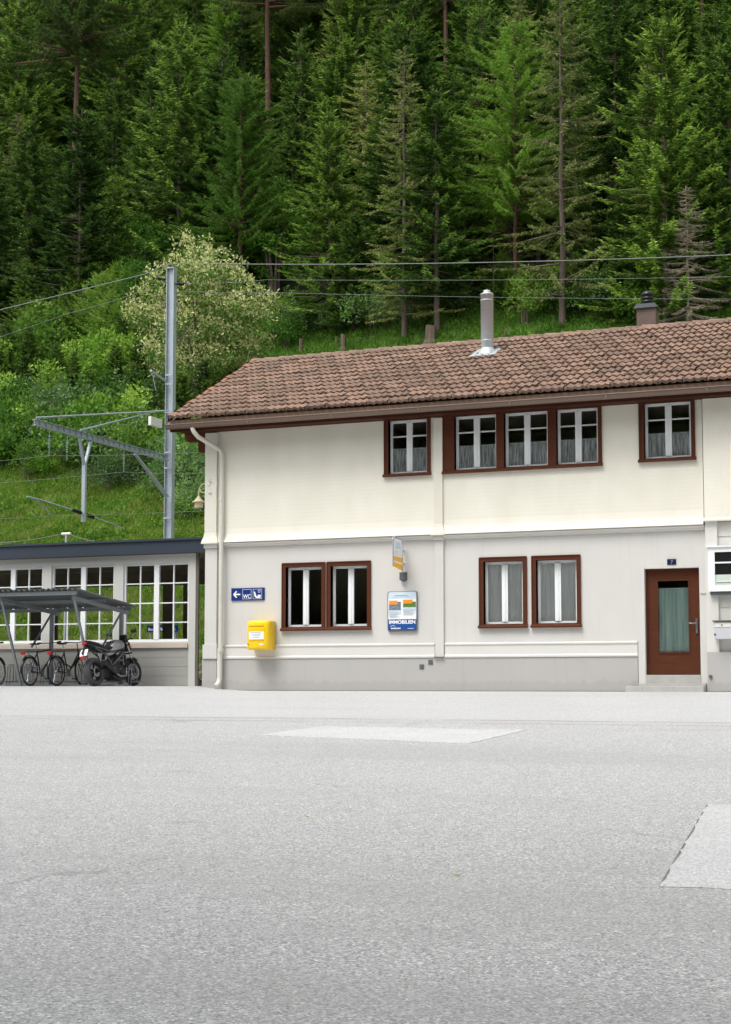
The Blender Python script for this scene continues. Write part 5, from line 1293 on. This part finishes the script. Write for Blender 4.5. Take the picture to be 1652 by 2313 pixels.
def crown_clumps(n, rx, rz, cz, r0, r1, pts=None):
    out = []
    for _ in range(n):
        d = norm(RNG.normal(0, 1, (1, 3)))[0]; k = RNG.random()**.4
        zf = cz+d[2]*rz*k; w_ = 1.0 if d[2] < .1 else (1-.45*max(0, d[2])**2)
        out.append(((d[0]*rx*k*w_, d[1]*rx*k*w_, zf), r0+(r1-r0)*RNG.random()))
    return out
P['flower'] = foliage_blob('flowering_tree', crown_clumps(300, 3.1, 3.3, 3.75, .22, .60)+[((x,.2*k,6.0+.35*k), .32) for k, x in enumerate((-1.3,.1,1.1,.2,.3))]+[((1.9,.1,5.4+.3*k), .3) for k in range(4)]+[((-1.6,0,5.2+.3*k), .28) for k in range(4)], .13, ('flowerleaf','blossom'), fl=.62, trunk=(5.5,2.2,.14), nl=110)
P['bushA'] = foliage_blob('bush_a', crown_clumps(40, 1.1, .8, .9, .22, .45), .11, ('leaf','leaflight'), fl=.3, trunk=(1.2,.6,.03), nl=90)
P['bushB'] = foliage_blob('bush_b', crown_clumps(34, .9, 1.2, 1.3, .2, .4), .12, ('leaflight','larchtip'), fl=.3, trunk=(1.8,.5,.035), nl=80)
P['bushC'] = foliage_blob('bush_c', crown_clumps(46, 1.4, .8, .8, .2, .45), .10, ('leafgrey','leaf'), fl=.3, trunk=(1.1,.8,.03), nl=80)
P['sapling'] = foliage_blob('sapling', crown_clumps(36, .75, 1.9, 2.6, .14, .32), .10, ('leafgrey','leaflight'), fl=.4, trunk=(3.9,.4,.04), nl=70)
P['broad'] = foliage_blob('broadleaf', crown_clumps(110, 1.9, 2.6, 3.6, .22, .5), .14, ('leaf','leaflight'), fl=.3, trunk=(5.2,1.2,.10), nl=80)

used = set()
def plant(proto, name, label, cat, x, y, h=None, scale=None, group=None, sxy=1.0, sink=.1):
    me, tm, H = P[proto]; z = float(hill_z(x, y))-sink; k = (h/H) if h else scale
    t = thing(name, label, cat, (x,y,z), RNG.random()*6.28, group, scale=(k*sxy,k*sxy,k))
    o = bpy.data.objects.new('crown', me); C.objects.link(o); o.parent = t
    if tm: q = bpy.data.objects.new('trunk', tm); C.objects.link(q); q.parent = t
    return t
TREES = [
    ('spruceA', 'spruce_tree', 'tall pointed spruce straight above the top of the catenary mast', 'tree', -29.01, 50.95, 17.83, 1.15),
    ('larchH', 'larch_tree', 'larch with bare red-brown trunk near the upper left edge', 'tree', -46.36, 66.14, 30.76, 1.0),
    ('larchH', 'larch_tree', 'larch with red trunk at the top left, second red trunk from the left edge', 'tree', -52.41, 84.49, 34.15, 1.0),
    ('larchH', 'larch_tree', 'larch with dark red trunk rising out of the top, left of the picture centre', 'tree', -33.23, 72.06, 30.37, 1.0),
    ('spruceC', 'spruce_tree', 'thin spruce with grey trunk just right of the dark red larch trunk', 'tree', -25.03, 60.11, 15.06, 0.9),
    ('spruceY', 'young_spruce', 'bright young spruce left of the tall pointed spruce', 'tree', -37.95, 54.96, 6.71, 1.0),
    ('bareS', 'bare_stem', 'thin bare stem above the right side of the blossoming tree', 'tree', -23.47, 52.59, 4.9, 1.0),
    ('olive', 'spruce_tree', 'olive spruce with long bare grey trunk left of the flue', 'tree', -11.03, 42.31, 15.47, 0.85),
    ('spruceC', 'spruce_tree', 'green spruce between the olive spruce and the flue', 'tree', -9.22, 42.21, 12.86, 1.25),
    ('larchH', 'larch_tree', 'larch with dead side branches and red trunk at the top centre', 'tree', -22.93, 77.43, 25.73, 1.0),
    ('larchH', 'larch_tree', 'dark trunked larch at the top centre, right of the one with dead branches', 'tree', -18.93, 72.1, 25.97, 1.0),
    ('larch', 'larch_tree', 'light green larch with reddish trunk above the flue', 'tree', -6.03, 45.63, 15.76, 1.0),
    ('spruceC', 'spruce_tree', 'slender spruce with exposed brown trunk directly over the flue', 'tree', -9.49, 50.19, 11.98, 0.8),
    ('bareS', 'bare_stem', 'thin leafless stem right of the flue top', 'tree', -7.02, 44.86, 5.29, 1.0),
    ('olive', 'spruce_tree', 'very tall olive spruce with pale straight trunk left of the chimney', 'tree', -2.76, 42.67, 18.06, 1.0),
    ('spruceB', 'spruce_tree', 'broad dense green spruce above the brown chimney', 'tree', 2.75, 40.76, 15.06, 1.05),
    ('dead', 'dead_spruce', 'dead grey spruce standing in front at the right edge above the ridge', 'tree', 4.04, 39.11, 7.35, 1.0),
    ('larchH', 'larch_tree', 'larch trunk at the top right corner', 'tree', -0.77, 73.62, 23.15, 1.0),
    ('spruceA', 'spruce_tree', 'dark spruce between the very tall olive spruce and the broad one', 'tree', -1.06, 47.3, 15.99, 1.1),
    ('spruceB', 'spruce_tree', 'yellow-green spruce cut by the right edge of the picture', 'tree', 5.55, 42.3, 13.19, 1.0),
    ('spruceB', 'spruce_tree', 'bushy dark spruce right above the blossoming tree', 'tree', -25.69, 53.76, 8.74, 1.1),
    ('spruceA', 'spruce_tree', 'dark drooping spruce in the middle above the left part of the ridge', 'tree', -16.75, 45.87, 12.01, 1.2),
    ('spruceB', 'spruce_tree', 'low wide spruce behind the left stumps', 'tree', -14.67, 44.35, 6.41, 1.3),
    ('spruceA', 'spruce_tree', 'dark spruce near the left edge behind the pale sapling', 'tree', -41.51, 53.14, 12.81, 1.2),
    ('spruceA', 'spruce_tree', 'low dark spruce at the right, behind the chimney', 'tree', 0.56, 42.39, 6.38, 1.3),
    ('flower', 'blossoming_tree', 'rounded tree covered in cream blossom beside the catenary mast', 'tree', -19.53, 36.15, 8.72, 1.0),
    ('sapling', 'sapling', 'pale grey-green sapling at the left edge', 'tree', -40.41, 50.04, 6.87, 1.0),
    ('sapling', 'sapling', 'thin pale sapling right of the blossoming tree', 'tree', -18.4, 44.24, 3.55, 1.0),
    ('broad', 'broadleaf_tree', 'fresh green broadleaf tree in the middle above the hidden ridge end', 'tree', -21.34, 48.45, 8.11, 1.0),
    ('broad', 'broadleaf_tree', 'leafy green tree behind the left of the blossoming tree', 'tree', -28.21, 44.26, 5.88, 0.9),
    ('larchY', 'young_larch', 'fresh yellow-green young larch left of the blossoming tree', 'tree', -30.4, 44.16, 5.15, 1.0),
    ('larchY', 'young_larch', 'small fresh green larch lower left of the other young larch', 'tree', -31.62, 43.43, 3.59, 1.0),
]
P['larchY'] = conifer('young_larch', 6, .7, 1.7, droop=.05, up=.35, mats=('larchtip','leaflight'), bark='barkred', whorl=.26, nb=7, ds=.06, tw=.32, wd=.04, hang=.4, tr=.07, ragged=.4, sub=3, shape=.7)
for (p, n, l, c, x, y, h, k) in TREES:
    if P[p][2]: plant(p, n, l, c, x, y, h=h, sxy=k)
    else:
        top = {'flower': 7.3, 'sapling': 4.6, 'broad': 6.3}[p]
        plant(p, n, l, c, x, y, scale=h/top, sxy=k)
def landmark(x, y):
    ca = Vector((-sin(YAW), cos(YAW))); rt = Vector((cos(YAW), sin(YAW))); p = Vector((x-16.45, y+31.04)); u = p.dot(rt)/p.dot(ca)/.236
    for lim, t_ in ((-.86, 'at the left edge'), (-.68, 'above the cantilever arm end'), (-.5, 'left of the mast'), (-.32, 'above the blossoming tree'), (-.1, 'above the left stumps'), (.12, 'above the single upper window'), (.34, 'just left of the flue'), (.55, 'right of the flue'), (.76, 'left of the chimney'), (.9, 'above the chimney')):
        if u < lim: return t_
    return 'at the right edge'
# the crowded forest behind the trees that can be told apart
def forest():
    rng = random.Random(21); ca = Vector((-sin(YAW), cos(YAW))); rt = Vector((cos(YAW), sin(YAW))); pts = [(t[4], t[5]) for t in TREES]
    n = 0; tries = 0
    while n < 225 and tries < 9000:
        tries += 1
        z = 74+82*rng.random()**1.1; l = rng.uniform(-.30, .30)*z
        x = 16.45+ca.x*z+rt.x*l; y = -31.04+ca.y*z+rt.y*l
        if y < 46.5: continue
        if any((x-a)**2+(y-b)**2 < (1.9 if y < 60 else 2.4)**2 for a, b in pts): continue
        pts.append((x, y)); n += 1
        part = landmark(x, y); far = 'upper' if y > 78 else ('middle' if y > 58 else 'lower')
        p = rng.choices(['spruceA','spruceB','spruceC','larch','broad','olive'], [5, 6, 4, 2.4 if y > 60 else .5, 2.5 if y < 66 else .6, 1.4])[0]
        kind = {'spruceA':'spruce','spruceB':'spruce','spruceC':'spruce','larch':'larch','broad':'broadleaf','olive':'spruce'}[p]
        look = {'spruce':'green spruce','larch':'lighter green larch','broadleaf':'leafy broadleaf'}[kind]
        g = f'{look} trees in the {far} forest {part}'
        if p == 'broad': plant(p, 'broadleaf_tree', f'{look} in the {far} forest {part}', 'tree', x, y, scale=rng.uniform(.7, 1.3), group=g)
        else: plant(p, kind+'_tree', f'{look} in the {far} forest {part}', 'tree', x, y, h=rng.uniform(10, 17)*(1.15 if y > 70 else .95), sxy=rng.uniform(.95, 1.3), group=g)
forest()
for k in range(66):       # unseen wood added behind the camera to shade the near asphalt and darken the panes
    x = (-32+k*2.25 if k < 38 else -34+(k-38)*3.1)+RNG.normal(0, .3); y = (-37.0 if k < 38 else -40.6)+RNG.normal(0, .4)
    t_ = plant(('spruceA', 'spruceB')[k % 2], 'spruce_tree', 'unseen dark spruce added behind the viewer to shade the asphalt and mirror in the panes', 'tree', x, y, h=24+RNG.random()*4, sxy=.6 if k < 38 else 1.0, group='unseen spruces added behind the viewer to shade the asphalt')
    t_.location.z = ground_z(x, y)-.1
YOUNG = [
    ('spruceA', -32.7, 44.04, 4.48, 'd'),
    ('spruceA', -32.23, 44.22, 4.36, 'd'),
    ('spruceB', -32.55, 42.76, 4.07, 'd'),
    ('spruceA', -33.0, 45.52, 5.27, 'd'),
    ('spruceB', -33.28, 45.14, 4.29, 'd'),
    ('spruceB', -34.3, 44.86, 4.51, 'd'),
    ('spruceA', -36.98, 46.49, 5.74, 'd'),
    ('spruceA', -31.07, 42.21, 4.25, 'd'),
    ('spruceB', -23.11, 34.09, 4.11, 'd'),
    ('spruceA', -25.62, 38.93, 4.24, 'd'),
    ('spruceB', -21.97, 33.88, 3.41, 'd'),
    ('spruceB', -23.98, 33.05, 3.53, 'd'),
    ('spruceA', -25.34, 33.81, 4.13, 'd'),
    ('spruceB', -22.66, 35.45, 3.86, 'd'),
    ('larchY', -32.59, 45.73, 4.02, 'y'),
    ('larchY', -30.65, 46.27, 5.12, 'y'),
    ('larchY', -29.6, 43.19, 5.48, 'y'),
    ('larchY', -27.2, 40.18, 4.98, 'y'),
    ('spruceB', -17.58, 33.13, 2.95, 'd'),
    ('spruceB', -18.22, 31.8, 3.89, 'd'),
    ('spruceB', -17.94, 33.55, 3.69, 'd'),
    ('spruceB', -18.16, 31.88, 3.55, 'd'),
    ('spruceY', -30.05, 40.64, 2.37, 'y'),
    ('larchY', -28.17, 41.28, 3.8, 'y'),
    ('spruceY', -33.17, 39.13, 3.46, 'y'),
    ('larchY', -29.37, 35.11, 2.31, 'y'),
    ('spruceY', -34.99, 44.23, 3.55, 'y'),
    ('spruceY', -28.36, 36.83, 3.84, 'y'),
    ('larchY', -34.07, 42.36, 3.78, 'y'),
    ('larchY', -22.77, 34.08, 2.56, 'y'),
    ('spruceY', -27.27, 42.12, 3.76, 'y'),
    ('spruceB', -35.34, 41.68, 2.78, 'd'),
    ('spruceA', -31.01, 38.18, 4.43, 'd'),
    ('spruceA', -33.19, 38.0, 4.29, 'd'),
    ('spruceA', -36.32, 45.29, 2.77, 'd'),
    ('spruceB', -24.68, 38.42, 3.58, 'd'),
    ('spruceA', -35.91, 44.63, 3.78, 'd'),
    ('spruceA', -33.38, 39.51, 4.38, 'd'),
    ('spruceB', -30.45, 44.7, 3.61, 'd'),
    ('spruceY', -6.08, 45.76, 2.75, 'r'),
    ('spruceY', -6.89, 45.95, 3.12, 'r'),
    ('spruceY', -15.29, 45.64, 2.75, 'r'),
    ('spruceY', 0.16, 42.8, 2.97, 'r'),
    ('spruceY', -19.12, 46.67, 2.27, 'r'),
    ('spruceY', -10.13, 43.04, 2.14, 'r'),
    ('spruceY', -6.13, 46.04, 1.86, 'r'),
    ('spruceA', -35.12, 53.76, 4.61, 'm'),
    ('spruceA', -34.92, 52.25, 4.05, 'm'),
    ('broad', -30.49, 48.56, 4.69, 'm'),
    ('spruceA', -31.74, 50.64, 4.85, 'm'),
    ('broad', -32.61, 48.17, 5.02, 'm'),
]
YL = {'y': 'bright young conifer among the shrubs on the left slope', 'd': 'small dark spruce among the shrubs on the left slope', 'r': 'bright young spruce at the forest edge above the roof ridge', 'm': 'dark tree behind the young larches left of the blossoming tree'}
for (p, x, y, h, z) in YOUNG:
    YL[z] = {'y': 'bright young conifer', 'd': 'small dark spruce', 'r': 'bright young spruce', 'm': 'dark tree'}[z]+' among shrubs '+landmark(x, y)
    if P[p][2]: plant(p, 'young_conifer', YL[z], 'tree', x, y, h=h, sxy=1.2, group=YL[z]+'s')
    else: plant(p, 'broadleaf_tree', YL[z], 'tree', x, y, scale=h/6.3, group=YL[z]+'s')
BUSH = [
    ('bushB', -32.68, 37.02, 1.13, 'n'),
    ('bushA', -28.05, 31.05, 1.64, 'n'),
    ('bushA', -27.01, 30.73, 1.6, 'n'),
    ('bushB', -29.48, 34.16, 1.47, 'n'),
    ('bushA', -28.5, 33.61, 1.02, 'n'),
    ('bushA', -22.16, 33.35, 1.19, 'n'),
    ('bushA', -26.13, 32.49, 1.19, 'n'),
    ('bushA', -28.39, 33.6, 1.86, 'n'),
    ('bushA', -23.0, 33.37, 1.13, 'n'),
    ('bushA', -23.26, 33.22, 1.66, 'n'),
    ('bushA', -22.1, 32.31, 1.19, 'n'),
    ('bushC', -26.8, 33.97, 1.58, 'n'),
    ('bushC', -30.61, 36.78, 1.26, 'n'),
    ('bushC', -25.1, 33.19, 1.87, 'n'),
    ('bushC', -20.15, 30.51, 1.81, 'n'),
    ('bushC', -23.41, 30.46, 1.08, 'n'),
    ('bushC', -19.9, 28.3, 1.02, 'n'),
    ('bushC', -21.85, 30.87, 0.99, 'n'),
    ('bushB', -19.18, 31.91, 0.72, 'n'),
    ('bushA', -20.94, 30.81, 0.94, 'n'),
    ('bushA', -22.66, 32.29, 1.18, 'n'),
    ('bushA', -22.26, 32.15, 0.89, 'n'),
    ('bushC', -19.28, 29.05, 1.12, 'n'),
    ('bushA', -18.44, 30.56, 1.11, 'n'),
    ('bushB', -19.29, 29.0, 1.18, 'n'),
    ('bushB', -19.82, 31.61, 0.81, 'n'),
    ('bushC', -17.32, 29.53, 0.87, 'n'),
    ('bushA', -16.15, 31.26, 1.15, 'n'),
    ('bushC', -13.62, 26.06, 1.01, 'n'),
    ('bushB', -15.23, 27.81, 0.74, 'n'),
    ('bushC', -15.87, 27.62, 1.03, 'n'),
    ('bushA', -17.4, 31.45, 0.91, 'n'),
    ('bushC', -17.43, 31.03, 1.01, 'n'),
    ('bushA', -17.06, 31.28, 1.04, 'n'),
    ('bushC', -17.47, 30.55, 0.72, 'n'),
    ('bushA', -15.68, 29.95, 1.15, 'n'),
    ('bushA', -14.4, 25.26, 0.62, 'n'),
    ('bushC', -13.86, 25.52, 0.92, 'n'),
    ('bushA', -24.08, 29.43, 0.66, 'n'),
    ('bushA', -22.98, 30.28, 0.6, 'n'),
    ('bushC', -25.08, 30.17, 0.54, 'n'),
    ('bushB', -24.76, 29.02, 0.86, 'n'),
    ('bushA', -24.08, 29.54, 0.67, 'n'),
    ('bushB', -26.98, 31.26, 0.83, 'n'),
    ('bushC', -23.95, 32.66, 1.94, 'left'),
    ('bushA', -21.93, 31.15, 1.84, 'left'),
    ('bushA', -26.05, 38.3, 1.9, 'left'),
    ('bushA', -32.13, 37.34, 1.38, 'left'),
    ('bushC', -34.22, 40.06, 1.22, 'left'),
    ('bushB', -26.19, 31.25, 1.16, 'left'),
    ('bushC', -26.67, 39.65, 1.44, 'left'),
    ('bushA', -27.33, 30.92, 1.21, 'left'),
    ('bushA', -26.37, 30.66, 1.29, 'left'),
    ('bushC', -22.12, 34.75, 1.63, 'left'),
    ('bushA', -26.88, 30.94, 1.97, 'left'),
    ('bushB', -24.0, 36.81, 1.41, 'left'),
    ('bushB', -23.99, 37.49, 1.3, 'left'),
    ('bushC', -31.19, 43.61, 1.71, 'left'),
    ('bushB', -33.41, 38.42, 1.48, 'left'),
    ('bushC', -29.61, 36.71, 1.18, 'left'),
    ('bushC', -26.27, 31.06, 1.36, 'left'),
    ('bushB', -27.83, 35.38, 1.37, 'left'),
    ('bushA', -31.35, 43.44, 1.71, 'left'),
    ('bushA', -22.74, 30.78, 1.76, 'left'),
    ('bushB', -20.13, 30.92, 1.51, 'left'),
    ('bushB', -24.84, 38.21, 1.11, 'left'),
    ('bushB', -22.57, 32.28, 1.04, 'left'),
    ('bushB', -25.69, 40.5, 1.51, 'left'),
    ('bushB', -32.2, 41.2, 1.92, 'left'),
    ('bushB', -28.42, 38.39, 1.31, 'left'),
    ('sapling', -31.13, 43.99, 1.55, 'upleft'),
    ('bushA', -31.25, 46.81, 1.06, 'upleft'),
    ('bushA', -31.54, 42.13, 1.19, 'upleft'),
    ('bushB', -31.88, 42.56, 1.52, 'upleft'),
    ('sapling', -35.07, 41.78, 1.03, 'upleft'),
    ('bushA', -32.67, 42.51, 1.79, 'upleft'),
    ('bushB', -35.34, 47.38, 1.09, 'upleft'),
    ('bushB', -37.01, 48.14, 1.24, 'upleft'),
    ('bushA', -32.25, 41.38, 1.78, 'upleft'),
    ('sapling', -34.76, 45.09, 1.25, 'upleft'),
    ('bushA', -36.15, 44.85, 1.09, 'upleft'),
    ('bushA', -31.23, 44.45, 1.5, 'upleft'),
    ('bushA', -17.55, 31.86, 1.0, 'corner'),
    ('bushC', -16.57, 30.13, 0.74, 'corner'),
    ('bushA', -16.88, 31.7, 1.16, 'corner'),
    ('bushC', -16.11, 28.75, 1.2, 'corner'),
    ('bushC', -15.31, 26.97, 1.27, 'corner'),
    ('bushA', -18.48, 32.98, 0.98, 'corner'),
    ('bushC', -17.01, 31.86, 0.98, 'corner'),
    ('bushC', -15.36, 28.93, 0.91, 'corner'),
    ('bushC', -15.31, 28.23, 0.91, 'corner'),
    ('bushC', -14.55, 27.51, 1.29, 'corner'),
    ('bushA', -15.85, 30.35, 0.82, 'corner'),
    ('bushC', -15.53, 27.7, 1.11, 'corner'),
    ('bushA', -15.19, 28.28, 1.07, 'corner'),
    ('bushC', -15.91, 30.38, 0.88, 'corner'),
    ('bushC', -19.89, 30.36, 0.96, 'mast'),
    ('bushC', -23.61, 32.68, 0.91, 'mast'),
    ('bushA', -21.46, 30.35, 0.92, 'mast'),
    ('bushA', -22.94, 31.73, 0.68, 'mast'),
    ('bushA', -19.96, 32.92, 0.84, 'mast'),
    ('bushC', -20.8, 31.84, 0.79, 'mast'),
    ('bushA', -20.13, 31.18, 0.96, 'mast'),
    ('bushC', -21.87, 32.35, 1.03, 'mast'),
    ('bushB', -10.46, 43.63, 1.02, 'ridge'),
    ('bushA', -18.72, 47.08, 0.98, 'ridge'),
    ('bushC', -13.5, 44.23, 1.37, 'ridge'),
    ('bushB', -11.13, 44.44, 1.19, 'ridge'),
    ('bushB', -16.09, 47.66, 1.03, 'ridge'),
    ('bushA', -14.75, 46.61, 1.17, 'ridge'),
    ('bushA', -14.99, 44.64, 1.03, 'ridge'),
    ('bushB', -15.22, 44.7, 0.88, 'ridge'),
    ('bushC', -12.53, 44.14, 1.06, 'ridge'),
    ('bushC', -9.73, 44.01, 1.38, 'ridge'),
    ('bushA', -14.66, 44.41, 1.16, 'ridge'),
    ('bushC', -15.81, 44.79, 0.95, 'ridge'),
    ('bushB', -4.8, 42.9, 1.14, 'ridgeright'),
    ('bushA', -3.2, 43.77, 1.26, 'ridgeright'),
    ('bushA', 1.54, 42.69, 1.35, 'ridgeright'),
    ('bushC', 0.49, 43.57, 1.19, 'ridgeright'),
    ('bushA', -3.51, 43.81, 0.97, 'ridgeright'),
    ('bushB', -3.62, 44.89, 1.01, 'ridgeright'),
    ('bushC', -0.92, 43.36, 1.4, 'ridgeright'),
    ('bushA', 1.26, 41.52, 1.33, 'ridgeright'),
    ('bushB', -3.09, 43.71, 1.23, 'ridgeright'),
    ('bushB', -0.23, 43.97, 1.05, 'ridgeright'),
    ('bushA', 0.1, 42.83, 0.8, 'ridgeright'),
    ('bushA', -1.22, 43.05, 1.42, 'ridgeright'),
    ('bushA', -20.24, 47.01, 0.94, 'ridge'),
    ('bushA', -18.29, 43.67, 1.04, 'ridge'),
    ('bushC', -18.49, 44.96, 1.06, 'ridge'),
    ('bushA', -19.33, 44.61, 1.03, 'ridge'),
    ('bushA', -19.05, 45.32, 0.96, 'ridge'),
]
KIND = {'bushA': 'leafy green shrub', 'bushB': 'tall light green shrub', 'bushC': 'wide grey-green shrub', 'sapling': 'thin grey-green sapling'}
for (p, x, y, k, z) in BUSH:
    l = f"{KIND[p]} {landmark(x, y)}, {'low on the bank' if y < 30 else ('halfway up the bank' if y < 38 else 'at the forest foot')}"
    plant(p, 'shrub' if p != 'sapling' else 'sapling', l, 'shrub', x, y, scale=k*(.8 if p == 'sapling' else 1), group=l.replace('shrub', 'shrubs').replace('sapling', 'saplings'))
for (x, y, h, r, l) in ((-16.86,42.26,1.0,.12,'short weathered stump left of the taller pale one, above the ridge'), (-14.28,41.9,.98,.17,'pale standing stump with orange wood above the left ridge'), (-15.02,42.7,.7,.07,'thin grey stump just left of the pale one'),
    (-9.23,41.25,1.07,.33,'wide grey stump between the olive spruce and the flue'), (-18.4,44.24,.56,.1,'small dark stump beside the blossoming tree'), (-5.26,41.03,.5,.08,'little stump right of the flue'), (4.96,41.81,.68,.11,'thin dark stump at the right edge')):
    stump(x, y, h*.8, r*.85, l)

# ------------------------------------------------------------------ grass and low plants
def meadow():
    def region(n, x0, x1, y0, y1): return x0+(x1-x0)*RNG.random(n), y0+(y1-y0)*RNG.random(n)
    ca = np.array([-sin(YAW), cos(YAW)]); rt = np.array([cos(YAW), sin(YAW)])
    def clip(x, y):
        dx, dy = x-16.45, y+31.04; z = dx*ca[0]+dy*ca[1]; l = dx*rt[0]+dy*rt[1]; k = np.abs(l/z) < .255; return x[k], y[k]
    X = []; Y = []
    for (n, *r) in ((60000, -24, 0, 15, 23), (55000, -32, -6, 23, 34), (12000, -34, -16, 34, 40)):
        a, b = clip(*region(n, *r)); X.append(a); Y.append(b)
    X = np.concatenate(X); Y = np.concatenate(Y); n = len(X)
    patch = np.sin(X*.9+2*np.sin(Y*.6))*np.cos(Y*.8+np.sin(X*.7)); Z = hill_z(X, Y)-.02
    k = 3; Bp = np.repeat(np.stack([X, Y, Z], 1), k, 0)+np.concatenate([RNG.normal(0, .05, (n*k, 2)), np.zeros((n*k, 1))], 1)
    m = n*k; D = norm(np.stack([RNG.normal(0, .45, m), RNG.normal(-.15, .45, m), np.ones(m)], 1)); side = norm(np.cross(D, norm(RNG.normal(0, 1, (m, 3)))))
    ln = (.13+.22*RNG.random(m))*np.repeat(1+.35*patch, k); V, F = quads_from(Bp, D, side, ln, .018+.022*RNG.random(m))
    mi = (RNG.random(m) < np.repeat(.10+.18*np.clip(patch, 0, 1)+.25*(Z < 3.2), k)).astype(int)
    o = bpy.data.objects.new('meadow_grass', np_mesh('meadow_grass', V, F, [M['grass'], M['drygrass']], mi)); C.objects.link(o); tag(o, kind='stuff')
    # lush grass, its shade put into a darker colour, at the forest edge above the roof
    x, y = clip(*region(60000, -24, 10, 36.5, 47)); m = len(x); c = np.stack([x, y, hill_z(x, y)-.02], 1); D = norm(np.stack([RNG.normal(0, .5, m), RNG.normal(-.15, .5, m), np.ones(m)], 1)); side = norm(np.cross(D, norm(RNG.normal(0, 1, (m, 3)))))
    V, F = quads_from(c, D, side, .16+.25*RNG.random(m), .03+.03*RNG.random(m))
    o = bpy.data.objects.new('forest_edge_grass', np_mesh('forest_edge_grass', V, F, [M['lushgrass'], M['leaf']], (RNG.random(m) < .3).astype(int))); C.objects.link(o); tag(o, kind='stuff')
    # broad leaved weeds
    a, b = [], []
    for (q, *r) in ((1900, -24, 0, 16, 24), (2600, -32, -6, 23, 34), (900, -24, 8, 38, 45)):
        x, y = clip(*region(q, *r)); a.append(x); b.append(y)
    a = np.concatenate(a); b = np.concatenate(b); kk = 34; c = np.repeat(np.stack([a, b, hill_z(a, b)+.02], 1), kk, 0); m = len(c)
    sz = np.repeat(.12+.36*RNG.random(len(a))**2, kk); dd = norm(RNG.normal(0, 1, (m, 3))); dd[:, 2] = np.abs(dd[:, 2])
    c = c+dd*sz[:, None]*RNG.random(m)[:, None]; D = norm(dd+RNG.normal(0, .6, (m, 3))); side = norm(np.cross(D, norm(RNG.normal(0, 1, (m, 3))))); ln = .07+.08*RNG.random(m)
    V, F = quads_from(c, D, side, ln, ln*.6)
    o = bpy.data.objects.new('ground_cover', np_mesh('ground_cover', V, F, [M['leaf'], M['leaflight']], (RNG.random(m) < .35).astype(int))); C.objects.link(o); tag(o, kind='stuff')
    x, y = clip(*region(700, -24, 0, 16, 25)); m = len(x); c = np.stack([x, y, hill_z(x, y)+.22], 1); D = norm(RNG.normal(0, 1, (m, 3))); side = norm(np.cross(D, norm(RNG.normal(0, 1, (m, 3))))); 
    V, F = quads_from(c, D, side, np.full(m, .07), np.full(m, .07))
    o = bpy.data.objects.new('meadow_flowers', np_mesh('meadow_flowers', V, F, [M['yellowbloom']])); C.objects.link(o); tag(o, kind='stuff')
meadow()
